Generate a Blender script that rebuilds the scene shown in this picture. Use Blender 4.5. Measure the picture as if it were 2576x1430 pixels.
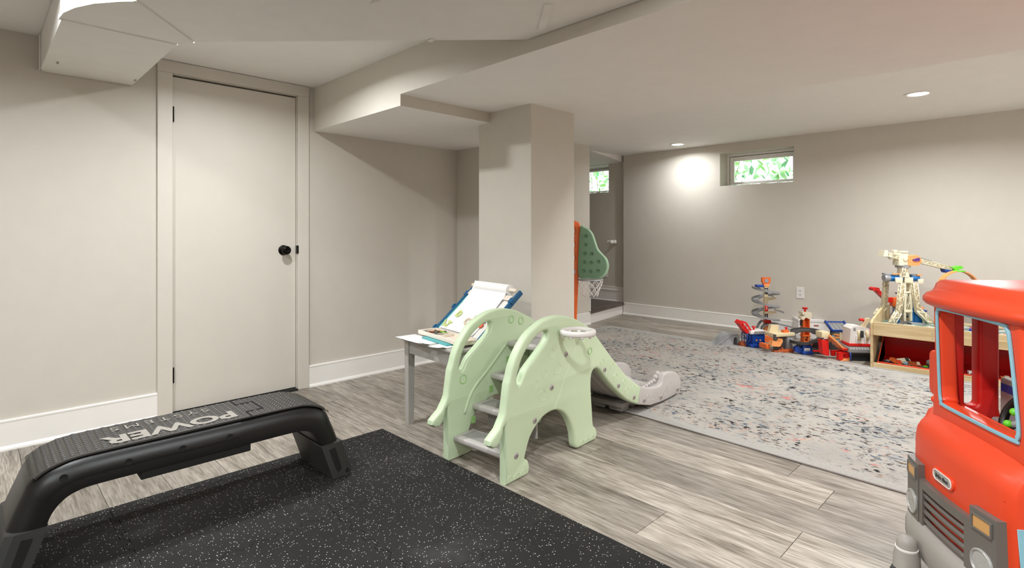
import bpy, bmesh, math, random
from mathutils import Vector, Matrix, noise
random.seed(7)
R = math.radians
PI = math.pi
for o in list(bpy.data.objects): bpy.data.objects.remove(o)
sc = bpy.context.scene
C = sc.collection

# ------------------------------------------------------------------ camera, world, exposure
FL, CY, YAW, HC = 1370.0, 583.0, 45.25, 1.08
cd = bpy.data.cameras.new('camera'); cam = bpy.data.objects.new('camera', cd); C.objects.link(cam)
cd.sensor_width = 36; cd.lens = 36 * FL / 2576; cd.shift_y = -(715 - CY) / 2576; cd.clip_start = .02
cam.location = (0, 0, HC); cam.rotation_euler = (PI / 2, 0, R(YAW)); sc.camera = cam
w = bpy.data.worlds.new('World'); sc.world = w; w.use_nodes = True
w.node_tree.nodes['Background'].inputs[0].default_value = (.86, 1, .93, 1)
w.node_tree.nodes['Background'].inputs[1].default_value = 2.6
sc.view_settings.view_transform = 'Standard'; sc.view_settings.look = 'None'
sc.view_settings.exposure = 0.90; sc.view_settings.gamma = 1; sc.view_settings.use_curve_mapping = False
LAMPS = [  # ceiling downlights: x, y, z, watts
    (-2.76, 1.05, 2.08, 11.5, 'A'), (-2.45, -.05, 2.08, 10.5, 'B'), (-.42, .85, 2.08, 17, 'C'),
    (-3.09, 5.73, 2.08, 5, 'D'), (-.73, 4.87, 2.08, 17, 'E'), (1.5, 4.87, 2.08, 22, 'F'),
    (1.6, .4, 2.08, 20, 'G'), (-.6, -1.0, 2.08, 20, 'H'), (1.5, 3.3, 2.08, 18, 'I'), (-.85, 3.30, 2.08, 9, 'J')]  # G and H are unseen lamps added as fill light

def lin(c): return tuple((v / 12.92 if v <= .04045 else ((v + .055) / 1.055) ** 2.4) for v in c)
def rgb(r, g, b): return lin((r / 255, g / 255, b / 255))

# ------------------------------------------------------------------ materials
class NT:
    def __init__(s, name):
        s.m = bpy.data.materials.new(name); s.m.use_nodes = True; s.t = s.m.node_tree; s.b = s.t.nodes['Principled BSDF']
    def n(s, typ, **kw):
        x = s.t.nodes.new(typ)
        for k, v in kw.items():
            if k.startswith('i_'):
                key = k[2:]; key = int(key) if key.isdigit() else key.replace('_', ' ')
                x.inputs[key].default_value = v
            else: setattr(x, k, v)
        return x
    def l(s, a, b): s.t.links.new(a, b)
    def ramp(s, fac, stops, interp='LINEAR'):
        r = s.n('ShaderNodeValToRGB'); cr = r.color_ramp; cr.interpolation = interp
        while len(cr.elements) < len(stops): cr.elements.new(.5)
        for e, (p, c) in zip(cr.elements, stops):
            e.position = p; e.color = (*c, 1) if len(c) == 3 else c
        s.l(fac, r.inputs[0]); return r.outputs[0]
    def mix(s, fac, a, b, mode='MIX'):
        x = s.n('ShaderNodeMix', data_type='RGBA', blend_type=mode)
        for sock, v in ((x.inputs[0], fac), (x.inputs[6], a), (x.inputs[7], b)):
            if hasattr(v, 'is_output'): s.l(v, sock)
            elif isinstance(v, (int, float)): sock.default_value = v
            else: sock.default_value = (*v, 1) if len(v) == 3 else v
        return x.outputs[2]
    def bump(s, h, strength=.2, dist=.01):
        b = s.n('ShaderNodeBump', i_Strength=strength, i_Distance=dist); s.l(h, b.inputs['Height']); s.l(b.outputs[0], s.b.inputs['Normal'])
_m = {}
def mat(name, col, rough=.5, metal=0, bump=0, bscale=200, vary=.04, spec=.5, trans=0, emit=0, coat=0):
    if name in _m: return _m[name]
    N = NT(name); b = N.b
    tc = N.n('ShaderNodeTexCoord')
    nz = N.n('ShaderNodeTexNoise', i_Scale=9.0, i_Detail=3.0); N.l(tc.outputs['Object'], nz.inputs[0])
    c = lin([v / 255 for v in col]) if max(col) > 1 else col
    lo = tuple(max(0, v * (1 - vary)) for v in c); hi = tuple(min(1, v * (1 + vary)) for v in c)
    N.l(N.ramp(nz.outputs[0], [(.3, lo), (.7, hi)]), b.inputs['Base Color'])
    b.inputs['Roughness'].default_value = rough; b.inputs['Metallic'].default_value = metal
    b.inputs['Specular IOR Level'].default_value = spec; b.inputs['Transmission Weight'].default_value = trans
    b.inputs['Coat Weight'].default_value = coat
    if emit:
        b.inputs['Emission Color'].default_value = (*c, 1); b.inputs['Emission Strength'].default_value = emit
    if bump:
        n2 = N.n('ShaderNodeTexNoise', i_Scale=float(bscale), i_Detail=2.0); N.l(tc.outputs['Object'], n2.inputs[0]); N.bump(n2.outputs[0], bump, .002)
    _m[name] = N.m; return N.m

M = {}
M['wall'] = mat('wall_paint', (207, 200, 189), .75, bump=.08, bscale=350, vary=.012)
M['ceil'] = mat('ceiling_paint', (243, 240, 235), .8, bump=.06, bscale=300, vary=.012)
M['doorp'] = mat('door_paint', (212, 205, 194), .5, bump=.03, bscale=60, vary=.01)
M['trim'] = mat('white_trim', (242, 238, 233), .4, vary=.01)
M['duct'] = mat('duct_paint', (238, 235, 229), .5, bump=.05, bscale=30, vary=.02)
M['black'] = mat('black_plastic', (13, 12, 12), .36, bump=.15, bscale=900, vary=.1)
M['blackmetal'] = mat('black_metal', (24, 21, 19), .25, .8)
M['dark'] = mat('dark_void', (14, 13, 12), .8)
M['green'] = mat('mint_plastic', (200, 217, 182), .42, vary=.012)
M['hole'] = mat('mint_recess', (150, 196, 118), .5, vary=.02)
M['greyp'] = mat('warm_grey_plastic', (188, 182, 178), .45, vary=.03)
M['greyd'] = mat('grey_plastic', (150, 146, 143), .45, vary=.05)
M['white'] = mat('white_plastic', (236, 231, 227), .4, vary=.01)
M['paper'] = mat('paper', (240, 238, 236), .8, vary=.01)
M['tabgrey'] = mat('grey_painted_wood', (170, 166, 160), .55, vary=.02)
M['teal'] = mat('teal_plastic', (80, 165, 168), .4)
M['navy'] = mat('blue_plastic', (20, 86, 128), .4)
M['orange'] = mat('orange_plastic', (232, 108, 46), .4)
M['sage'] = mat('sage_plastic', (114, 146, 116), .5)
M['sagel'] = mat('light_sage_plastic', (158, 190, 158), .5)
M['saged'] = mat('dark_sage_plastic', (84, 118, 88), .5)
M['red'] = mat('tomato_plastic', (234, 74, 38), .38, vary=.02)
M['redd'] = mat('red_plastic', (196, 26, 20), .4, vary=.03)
M['grille'] = mat('charcoal_plastic', (108, 102, 96), .4)
M['bumper'] = mat('stone_grey_plastic', (164, 158, 151), .5)
M['sky'] = mat('sky_blue_sticker', (146, 198, 214), .5)
M['lil'] = mat('lilac_sticker', (150, 150, 190), .5)
M['amber'] = mat('amber_lens', (214, 160, 96), .3)
M['chrome'] = mat('frosted_lens', (190, 188, 184), .3, .3, bump=.5, bscale=120)
M['lime'] = mat('lime_plastic', (110, 215, 50), .4)
M['beige'] = mat('cream_plastic', (222, 204, 166), .45)
M['cream'] = mat('ivory_plastic', (228, 218, 190), .45)
M['ltor'] = mat('light_orange_plastic', (240, 158, 96), .45)
M['blue'] = mat('royal_blue_plastic', (22, 66, 150), .35)
M['rocket'] = mat('cobalt_plastic', (24, 104, 172), .3)
M['tred'] = mat('toy_red_plastic', (216, 30, 26), .35)
M['silver'] = mat('silver_plastic', (170, 170, 174), .3, .5)
M['tgrey'] = mat('toy_grey_plastic', (150, 150, 152), .4)
M['tdark'] = mat('toy_dark_plastic', (62, 60, 60), .45)
M['brown'] = mat('rusty_plastic', (176, 84, 40), .6, bump=.6, bscale=120, vary=.3)
M['stone'] = mat('toy_stone', (150, 150, 150), .6, bump=.9, bscale=90, vary=.25)
M['lgreen'] = mat('pale_green_print', (176, 200, 100), .5)
M['clear'] = mat('glass', (1.0, 1.0, 1.0), .02, trans=1, vary=0)
M['screw'] = mat('screw_grey', (170, 160, 158), .4, .2)
M['purple'] = mat('purple_plastic', (90, 50, 130), .4)
M['wellside'] = mat('concrete', (150, 160, 150), .9, vary=.1)
M['lampglow'] = mat('lamp_diffuser', (1.0, .96, .9), .5, vary=0, emit=9)

def floor_mat():
    N = NT('vinyl_plank'); tc = N.n('ShaderNodeTexCoord'); oi = N.n('ShaderNodeObjectInfo')
    off = N.n('ShaderNodeVectorMath', operation='SCALE'); cmb = N.n('ShaderNodeCombineXYZ')
    for i in range(3): N.l(oi.outputs['Random'], cmb.inputs[i])
    N.l(cmb.outputs[0], off.inputs[0]); off.inputs['Scale'].default_value = 37.0
    add = N.n('ShaderNodeVectorMath', operation='ADD'); N.l(tc.outputs['Object'], add.inputs[0]); N.l(off.outputs[0], add.inputs[1])
    mp = N.n('ShaderNodeMapping'); mp.inputs['Scale'].default_value = (1.5, 17, 1); N.l(add.outputs[0], mp.inputs[0])
    n1 = N.n('ShaderNodeTexNoise', i_Scale=1.7, i_Detail=7.0, i_Roughness=.62, i_Distortion=.5); N.l(mp.outputs[0], n1.inputs[0])
    mp2 = N.n('ShaderNodeMapping'); mp2.inputs['Scale'].default_value = (7, 95, 1); N.l(add.outputs[0], mp2.inputs[0])
    n2 = N.n('ShaderNodeTexNoise', i_Scale=1.6, i_Detail=4.0); N.l(mp2.outputs[0], n2.inputs[0])
    mp3 = N.n('ShaderNodeMapping'); mp3.inputs['Scale'].default_value = (1.0, 3.0, 1); N.l(add.outputs[0], mp3.inputs[0])
    n3 = N.n('ShaderNodeTexNoise', i_Scale=1.4, i_Detail=2.0); N.l(mp3.outputs[0], n3.inputs[0])
    base = N.ramp(n1.outputs[0], [(.30, rgb(126, 116, 105)), (.44, rgb(168, 159, 147)), (.58, rgb(188, 179, 168)), (.75, rgb(202, 194, 184))])
    fine = N.ramp(n2.outputs[0], [(.36, rgb(150, 142, 134)), (.62, (1, 1, 1))])
    c = N.mix(.6, base, fine, 'MULTIPLY')
    tone = N.ramp(oi.outputs['Random'], [(0, (.74, .73, .72)), (.5, (.95, .95, .95)), (1, (1.14, 1.13, 1.12))])
    c = N.mix(1.0, c, tone, 'MULTIPLY')
    t3 = N.ramp(n3.outputs[0], [(.3, (.78, .77, .76)), (.7, (1.12, 1.12, 1.12))]); c = N.mix(1.0, c, t3, 'MULTIPLY')
    N.l(c, N.b.inputs['Base Color']); N.b.inputs['Roughness'].default_value = .42; N.b.inputs['Specular IOR Level'].default_value = .35
    N.bump(n2.outputs[0], .12, .001); return N.m
M['floor'] = floor_mat()

def rubber_mat():
    N = NT('speckled_rubber'); g = N.n('ShaderNodeNewGeometry')
    v = N.n('ShaderNodeTexVoronoi', i_Scale=125.0, i_Randomness=1.0); N.l(g.outputs['Position'], v.inputs[0])
    nz = N.n('ShaderNodeTexNoise', i_Scale=90.0, i_Detail=3.0, i_Roughness=.8); N.l(g.outputs['Position'], nz.inputs[0])
    sub = N.n('ShaderNodeMath', operation='SUBTRACT'); N.l(v.outputs['Distance'], sub.inputs[0])
    mu = N.n('ShaderNodeMath', operation='MULTIPLY'); mu.inputs[1].default_value = .35; N.l(nz.outputs[0], mu.inputs[0]); N.l(mu.outputs[0], sub.inputs[1])
    sp = N.ramp(sub.outputs[0], [(.0, (1, 1, 1)), (.02, (0, 0, 0))], 'CONSTANT')
    sel = N.ramp(v.outputs['Color'], [(0, (0, 0, 0)), (.55, (1, 1, 1))], 'CONSTANT')
    f = N.mix(1.0, sp, sel, 'MULTIPLY')
    n3 = N.n('ShaderNodeTexNoise', i_Scale=3.0, i_Detail=4.0); N.l(g.outputs['Position'], n3.inputs[0])
    base = N.ramp(n3.outputs[0], [(.4, rgb(31, 29, 28)), (.62, rgb(40, 38, 37)), (.78, rgb(66, 64, 63))])
    N.l(N.mix(f, base, rgb(205, 203, 200)), N.b.inputs['Base Color']); N.b.inputs['Roughness'].default_value = .8; N.b.inputs['Specular IOR Level'].default_value = .25
    N.bump(nz.outputs[0], .25, .001); return N.m
M['rubber'] = rubber_mat()

def rug_mat():
    N = NT('distressed_rug'); tc = N.n('ShaderNodeTexCoord')
    def noise(scale, det, stretch=(1, 1, 1), rough=.6, loc=(0, 0, 0)):
        mp = N.n('ShaderNodeMapping'); mp.inputs['Scale'].default_value = stretch; mp.inputs['Location'].default_value = loc
        N.l(tc.outputs['Object'], mp.inputs[0])
        n = N.n('ShaderNodeTexNoise', i_Scale=float(scale), i_Detail=float(det), i_Roughness=rough); N.l(mp.outputs[0], n.inputs[0]); return n.outputs[0]
    S = (1, 1.9, 1)
    base = N.ramp(noise(2.5, 5), [(.35, rgb(172, 167, 160)), (.6, rgb(191, 184, 175)), (.75, rgb(181, 173, 163))])
    def layer(base, scale, lo, hi, col, cluster, clo, chi, loc):
        a = N.ramp(noise(scale, 4, S, .62, loc), [(lo, (0, 0, 0)), (hi, (1, 1, 1))])
        b = N.ramp(noise(cluster, 3, (1, 1.3, 1), .5, (loc[1], loc[0], 0)), [(clo, (0, 0, 0)), (chi, (1, 1, 1))])
        f = N.mix(1.0, a, b, 'MULTIPLY'); return N.mix(f, base, col)
    c = layer(base, 13, .52, .58, rgb(170, 168, 166), 3.0, .38, .54, (3, 1, 0))
    c = layer(c, 22, .58, .63, rgb(214, 158, 136), 2.2, .52, .60, (9, 4, 0))
    c = layer(c, 19, .57, .605, rgb(98, 110, 122), 2.4, .46, .54, (5, 7, 0))
    c = layer(c, 22, .575, .605, rgb(46, 46, 50), 2.3, .45, .52, (2, 11, 0))
    c = layer(c, 25, .59, .615, rgb(104, 80, 58), 2.9, .48, .55, (12, 2, 0))
    c = layer(c, 7, .62, .66, rgb(206, 126, 118), 1.4, .60, .66, (15, 6, 0))
    # plain border towards the rim of the rug
    sx = N.n('ShaderNodeSeparateXYZ'); N.l(tc.outputs['Object'], sx.inputs[0])
    def edge(o, half):
        a = N.n('ShaderNodeMath', operation='ABSOLUTE'); N.l(o, a.inputs[0])
        m = N.n('ShaderNodeMapRange'); m.inputs[1].default_value = half - .12; m.inputs[2].default_value = half - .05; N.l(a.outputs[0], m.inputs[0]); return m.outputs[0]
    mx = N.n('ShaderNodeMath', operation='MAXIMUM'); N.l(edge(sx.outputs[0], RUGW / 2), mx.inputs[0]); N.l(edge(sx.outputs[1], RUGD / 2), mx.inputs[1])
    c = N.mix(mx.outputs[0], c, rgb(186, 182, 176))
    fib = noise(260, 2)
    c = N.mix(.6, c, N.ramp(fib, [(.3, (.72, .72, .72)), (.7, (1.12, 1.12, 1.12))]), 'MULTIPLY')
    N.l(c, N.b.inputs['Base Color']); N.b.inputs['Roughness'].default_value = .95; N.b.inputs['Specular IOR Level'].default_value = .1
    N.bump(fib, .9, .006); return N.m
RUGW, RUGD = 3.3, 2.31
M['rug'] = rug_mat()

def wood_mat(name, c1, c2, c3, axis=0, rough=.5):
    N = NT(name); tc = N.n('ShaderNodeTexCoord'); mp = N.n('ShaderNodeMapping')
    s = [26, 26, 26]; s[axis] = 1.8; mp.inputs['Scale'].default_value = s; N.l(tc.outputs['Object'], mp.inputs[0])
    n = N.n('ShaderNodeTexNoise', i_Scale=1.2, i_Detail=6.0, i_Distortion=.8); N.l(mp.outputs[0], n.inputs[0])
    N.l(N.ramp(n.outputs[0], [(.32, c1), (.5, c2), (.68, c3)]), N.b.inputs['Base Color']); N.b.inputs['Roughness'].default_value = rough; return N.m
M['maple'] = wood_mat('maple_laminate', rgb(186, 158, 112), rgb(208, 182, 138), rgb(220, 198, 158))
M['pale'] = wood_mat('pale_wood', rgb(216, 200, 180), rgb(228, 214, 198), rgb(234, 222, 208))
M['stairwood'] = wood_mat('dark_stair_wood', rgb(62, 50, 42), rgb(86, 74, 66), rgb(104, 92, 84), axis=1, rough=.35)

def print_mat(name, cols, scale):
    N = NT(name); tc = N.n('ShaderNodeTexCoord'); v = N.n('ShaderNodeTexVoronoi', i_Scale=float(scale)); N.l(tc.outputs['Object'], v.inputs[0])
    st = [(i / len(cols), lin([x / 255 for x in c])) for i, c in enumerate(cols)]
    N.l(N.ramp(v.outputs['Color'], st, 'CONSTANT'), N.b.inputs['Base Color']); N.b.inputs['Roughness'].default_value = .35; return N.m
M['townprint'] = print_mat('printed_town_sheet', [(120, 150, 132), (70, 84, 86), (176, 182, 174), (96, 120, 110), (200, 200, 190)], 22)
M['boxprint'] = print_mat('printed_card', [(140, 160, 158), (92, 76, 60), (196, 190, 176), (120, 110, 96), (60, 80, 78), (170, 150, 126)], 34)
M['mixprint'] = print_mat('printed_stickers', [(206, 212, 214), (240, 140, 70), (180, 200, 212), (110, 130, 140), (224, 226, 226)], 30)

# ------------------------------------------------------------------ geometry helpers
def finish(o, smooth=None):
    if smooth:
        o.data.polygons.foreach_set('use_smooth', [True] * len(o.data.polygons))
        if smooth is not True: o.data.set_sharp_from_angle(angle=R(smooth))
    return o
def obj(name, bm, m, parent=None, smooth=None, loc=None, rot=None):
    if isinstance(bm, bmesh.types.BMesh):
        bmesh.ops.recalc_face_normals(bm, faces=bm.faces)
        me = bpy.data.meshes.new(name); bm.to_mesh(me); bm.free()
    else: me = bm
    if m and not me.materials: me.materials.append(m)
    o = bpy.data.objects.new(name, me); C.objects.link(o)
    if parent: o.parent = parent
    if loc is not None: o.location = loc
    if rot is not None: o.rotation_euler = rot
    return finish(o, smooth)
def tag(o, label, cat=None, group=None, kind=None):
    o['label'] = label
    if cat: o['category'] = cat
    if group: o['group'] = group
    if kind: o['kind'] = kind
    return o
def thing(name, label, cat, loc=(0, 0, 0), rotz=0, group=None):
    o = bpy.data.objects.new(name, None); C.objects.link(o); o.location = loc; o.rotation_euler = (0, 0, rotz); o.empty_display_size = .05
    return tag(o, label, cat, group)
def struct(name, bm, m, label=None, parent=None, smooth=None):
    o = obj(name, bm, m, parent, smooth)
    if not parent:
        o['kind'] = 'structure'; o['label'] = label or name.replace('_', ' '); o['category'] = name.split('_')[0]
    return o
def box(bm, a, b, bev=0, seg=2, mt=None):
    x0, x1 = sorted((a[0], b[0])); y0, y1 = sorted((a[1], b[1])); z0, z1 = sorted((a[2], b[2]))
    r = bmesh.ops.create_cube(bm, size=1); vs = r['verts']
    for v in vs: v.co = Vector((x0 + (v.co.x + .5) * (x1 - x0), y0 + (v.co.y + .5) * (y1 - y0), z0 + (v.co.z + .5) * (z1 - z0)))
    if bev:
        bev = min(bev, .45 * min(x1 - x0, y1 - y0, z1 - z0))
        es = list({e for v in vs for e in v.link_edges})
        r = bmesh.ops.bevel(bm, geom=es, offset=bev, segments=seg, affect='EDGES', profile=.5); vs = list({v for f in r['faces'] for v in f.verts} | {v for v in vs if v.is_valid})
    if mt is not None:
        for v in vs: v.co = mt @ v.co
    return vs
def BX(*args, **kw):
    bm = bmesh.new()
    for a, b in args: box(bm, a, b, kw.get('bev', 0), kw.get('seg', 2))
    return bm
def frames(pts, closed=False):
    n = len(pts); T = []
    for i in range(n):
        a = pts[(i - 1) % n] if (i or closed) else pts[0]; b = pts[(i + 1) % n] if (i < n - 1 or closed) else pts[-1]
        T.append((b - a).normalized())
    up = Vector((0, 0, 1)) if abs(T[0].z) < .9 else Vector((1, 0, 0)); out = []
    nn = (up - T[0] * up.dot(T[0])).normalized()
    for t in T:
        nn = (nn - t * nn.dot(t)).normalized(); out.append((t, nn, t.cross(nn)))
    return out
def tube(bm, pts, r, sides=8, closed=False, cap=True, sq=1.0):
    pts = [Vector(p) for p in pts]; fr = frames(pts, closed); rings = []
    for i, p in enumerate(pts):
        ri = r[i] if isinstance(r, (list, tuple)) else r
        rings.append([bm.verts.new(p + fr[i][1] * math.cos(2 * PI * k / sides) * ri + fr[i][2] * math.sin(2 * PI * k / sides) * ri * sq) for k in range(sides)])
    m = len(rings)
    for i in range(m if closed else m - 1):
        A, B = rings[i], rings[(i + 1) % m]
        for k in range(sides): bm.faces.new((A[k], A[(k + 1) % sides], B[(k + 1) % sides], B[k]))
    if cap and not closed:
        bm.faces.new(rings[0][::-1]); bm.faces.new(rings[-1])
    return bm
def lathe(bm, prof, sides=24, mt=None, cap=True):
    rings = []
    for r, z in prof:
        ring = []
        for k in range(sides):
            v = Vector((r * math.cos(2 * PI * k / sides), r * math.sin(2 * PI * k / sides), z)); ring.append(bm.verts.new(mt @ v if mt is not None else v))
        rings.append(ring)
    for A, B in zip(rings, rings[1:]):
        for k in range(sides): bm.faces.new((A[k], A[(k + 1) % sides], B[(k + 1) % sides], B[k]))
    if cap: bm.faces.new(rings[0][::-1]); bm.faces.new(rings[-1])
    return bm
def loft(bm, rings, closed=False, cap=True):
    rv = [[bm.verts.new(p) for p in r] for r in rings]; n = len(rv[0])
    for i in range(len(rv) if closed else len(rv) - 1):
        A, B = rv[i], rv[(i + 1) % len(rv)]
        for k in range(n): bm.faces.new((A[k], A[(k + 1) % n], B[(k + 1) % n], B[k]))
    if cap and not closed: bm.faces.new(rv[0][::-1]); bm.faces.new(rv[-1])
    return bm
def prism(bm, pts, d0, d1, mp=None):
    """polygon of 2-D points extruded; mp(u, v, d) -> xyz"""
    mp = mp or (lambda u, v, d: (u, d, v))
    A = [bm.verts.new(mp(u, v, d0)) for u, v in pts]; B = [bm.verts.new(mp(u, v, d1)) for u, v in pts]; n = len(pts)
    fs = [bm.faces.new(A), bm.faces.new(B[::-1])]
    for k in range(n): bm.faces.new((A[k], B[k], B[(k + 1) % n], A[(k + 1) % n]))
    return bm
def bevel_all(bm, off, seg=2, ang=30):
    es = [e for e in bm.edges if len(e.link_faces) == 2 and e.calc_face_angle(0) > R(ang)]
    bmesh.ops.bevel(bm, geom=es, offset=off, segments=seg, affect='EDGES', profile=.5, clamp_overlap=True); return bm
def crom(pts, closed=True, n=4):
    out = []; L = len(pts)
    P = lambda i: pts[i % L] if closed else pts[max(0, min(L - 1, i))]
    for i in range(L if closed else L - 1):
        p0, p1, p2, p3 = P(i - 1), P(i), P(i + 1), P(i + 2)
        for j in range(n):
            t = j / n
            out.append(tuple(.5 * (2 * b + (c - a) * t + (2 * a - 5 * b + 4 * c - d) * t * t + (3 * b - a - 3 * c + d) * t ** 3) for a, b, c, d in zip(p0, p1, p2, p3)))
    if not closed: out.append(tuple(pts[-1]))
    return out
def plate(loops, thick, bevel, mt, res=2):
    """flat plate with holes and rounded rims: curve filled in its plane, converted to a mesh; mt maps plane (u, v, depth)"""
    cu = bpy.data.curves.new('c', 'CURVE'); cu.dimensions = '2D'; cu.fill_mode = 'BOTH'
    for pts in loops:
        s = cu.splines.new('POLY'); s.points.add(len(pts) - 1)
        for q, p in zip(s.points, pts): q.co = (p[0], p[1], 0, 1)
        s.use_cyclic_u = True
    cu.extrude = max(0, thick / 2 - bevel); cu.bevel_depth = bevel; cu.bevel_resolution = res; cu.offset = -bevel
    o = bpy.data.objects.new('c', cu); C.objects.link(o); dg = bpy.context.evaluated_depsgraph_get(); dg.update()
    me = bpy.data.meshes.new_from_object(o.evaluated_get(dg)); bpy.data.objects.remove(o); bpy.data.curves.remove(cu)
    me.transform(mt); me.materials.clear()
    bm = bmesh.new(); bm.from_mesh(me); bmesh.ops.remove_doubles(bm, verts=bm.verts, dist=1e-5); return bm
def text_mesh(s, size, ext, mt, sx=1.0, bold=0.0, space=1.0):
    cu = bpy.data.curves.new('t', 'FONT'); cu.body = s; cu.size = size; cu.extrude = ext; cu.align_x = 'CENTER'; cu.align_y = 'CENTER'; cu.offset = bold; cu.space_character = space; cu.resolution_u = 3
    o = bpy.data.objects.new('t', cu); C.objects.link(o); dg = bpy.context.evaluated_depsgraph_get(); dg.update()
    me = bpy.data.meshes.new_from_object(o.evaluated_get(dg)); bpy.data.objects.remove(o); bpy.data.curves.remove(cu)
    me.transform(Matrix.Diagonal((sx, 1, 1, 1))); me.transform(mt); me.materials.clear(); return me
def basis(x, y, z, o=(0, 0, 0)):
    return Matrix(((x[0], y[0], z[0], o[0]), (x[1], y[1], z[1], o[1]), (x[2], y[2], z[2], o[2]), (0, 0, 0, 1)))
def copy_tree(o, parent=None):
    c = o.copy(); C.objects.link(c); c.parent = parent
    for ch in list(o.children): copy_tree(ch, c)
    return c
# photograph measuring helpers (used to take real positions off the photograph)
_a = R(YAW); _f = Vector((-math.sin(_a), math.cos(_a), 0)); _r = Vector((math.cos(_a), math.sin(_a), 0)); _c = Vector((0, 0, HC))
def _ray(px, py): return _f + _r * ((px - 1288) / FL) + Vector((0, 0, -(py - CY) / FL))
def onZ(px, py, z=0): d = _ray(px, py); return _c + d * ((z - HC) / d.z)
def onX(px, py, x): d = _ray(px, py); return _c + d * (x / d.x)
def onY(px, py, y): d = _ray(px, py); return _c + d * (y / d.y)

# ------------------------------------------------------------------ the room shell
XL, XF, YB, ZC, ZL, ZS = -3.675, -3.87, 6.076, 2.08, 1.845, 1.78   # left wall, stair wall, far wall, ceilings
DY0, DY1, DZ = .834, 1.577, 2.008                                # door opening in the left wall
fl = struct('floor', BX(((-5.6, -2.0, -.10), (2.7, 6.7, -.008))), M['dark'], 'grey wood-look plank floor of the basement')
ROW, Y0, PL = .2175, 1.685, 1.524
known = {0: -1.07, 1: -.655, 3: -.665, 4: -.85, -1: -3.27, 2: -1.62, -2: -.35, -5: -2.9, -3: -1.6, -4: -2.3}
pm = {}
def plank_mesh(L):
    k = round(L, 3)
    if k not in pm:
        bm = BX(((.0011, .0009, -.008), (L - .0011, ROW - .0009, 0))); me = bpy.data.meshes.new('plank'); bmesh.ops.recalc_face_normals(bm, faces=bm.faces); bm.to_mesh(me); bm.free(); me.materials.append(M['floor']); pm[k] = me
    return pm[k]
for k in range(-16, 21):
    y = Y0 + k * ROW
    jx = known.get(k, -4 + random.random() * PL); x = jx - PL * math.ceil((jx + 4.05) / PL)
    while x < 2.6:
        a, b = max(x, -4.06), min(x + PL, 2.6)
        if b - a > .02:
            o = bpy.data.objects.new('plank', plank_mesh(b - a)); C.objects.link(o); o.parent = fl; o.location = (a, y, 0)
        x += PL

struct('wall_left', BX(((XL - .12, -1.9, 0), (XL, DY0, 2.4)), ((XL - .12, DY0, DZ), (XL, DY1, 2.4)), ((XL - .12, DY1, 0), (XL, 3.09, 2.4)),
                       ((XL - .3, DY0 - .02, 0), (XL - .12, DY1 + .02, 2.1))), M['wall'], 'greige painted wall that holds the door')
struct('wall_nook', BX(((XL, 2.977, 0), (-3.36, 3.09, ZL))), M['wall'], 'short greige wall at the back of the nook beside the door')
struct('wall_stair', BX(((XF - .12, 3.09, 0), (XF, 5.11, 2.4))), M['wall'], 'greige wall beyond the pillar, ending at the stair landing')
struct('wall_back', BX(((-4.05, YB, 0), (-2.75, YB + .26, 2.4)), ((-1.96, YB, 0), (2.7, YB + .26, 2.4)), ((-2.75, YB, 0), (-1.96, YB + .26, 1.60)), ((-2.75, YB, 1.972), (-1.96, YB + .26, 2.4))), M['wall'], 'long greige far wall with a small high window')
struct('wall_right', BX(((2.6, -1.9, 0), (2.7, 6.3, 2.4))), M['wall'], 'greige wall on the right, outside the picture')
struct('wall_front', BX(((-3.8, -2.0, 0), (2.7, -1.9, 2.4))), M['wall'], 'greige wall behind the camera')
# stair alcove
YA = 6.14
struct('wall_alcove', BX(((-4.33, YA, 0), (-4.05, YA + .26, 2.4)), ((-5.6, YA, 0), (-4.33, YA + .26, 1.617)), ((-5.6, YA, 1.995), (-4.33, YA + .26, 2.4)), ((-5.6, YA, 1.6), (-4.97, YA + .26, 2.0)),
                         ((-5.6, 4.9, 0), (-5.5, YA, 2.4)), ((-5.5, 4.99, 0), (XF - .12, 5.11, 2.4))), M['wall'], 'shaded greige wall behind the stair landing')
struct('ceiling', BX(((XL - .2, -1.9, ZC), (2.7, 1.69, 2.2))), M['ceil'], 'flat painted ceiling over the door and the mat')
bm = BX(((XL - .3, 1.69, ZL), (2.7, 3.13, 2.2)), bev=.0006)
def two_tone(o):
    o.data.materials.append(M['wall'])
    for p in o.data.polygons:
        if abs(p.normal.z) < .5: p.material_index = 1
two_tone(struct('ceiling', bm, M['ceil'], 'lower boxed-in ceiling band across the middle of the room'))
two_tone(struct('ceiling', BX(((XL, 1.6899, ZS), (-2.585, 2.98, ZL + .001)), bev=.0006), M['ceil'], 'lowest boxed soffit in the nook beside the door'))
struct('ceiling', BX(((-4.092, 3.13, ZC), (2.7, 6.4, 2.2))), M['ceil'], 'flat painted ceiling over the rug and the far wall')
bm = bmesh.new()
loft(bm, [[(-5.6, 5.0, 2.2), (-5.6, 5.0, 2.081), (-5.6, 5.42, 2.079), (-5.6, 6.2, 1.992), (-5.6, 6.4, 1.992), (-5.6, 6.4, 2.2)],
          [(-4.09, 5.0, 2.2), (-4.09, 5.0, 2.081), (-4.09, 5.42, 2.079), (-4.09, 6.2, 1.992), (-4.09, 6.4, 1.992), (-4.09, 6.4, 2.2)]])
struct('ceiling', bm, M['ceil'], 'sloping plaster ceiling over the stair landing')
pil = struct('wall_pillar', BX(((-2.696, 2.365, 0), (-2.223, 2.772, 1.85)), bev=.003), M['wall'], 'square greige pillar in the middle of the room')

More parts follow.
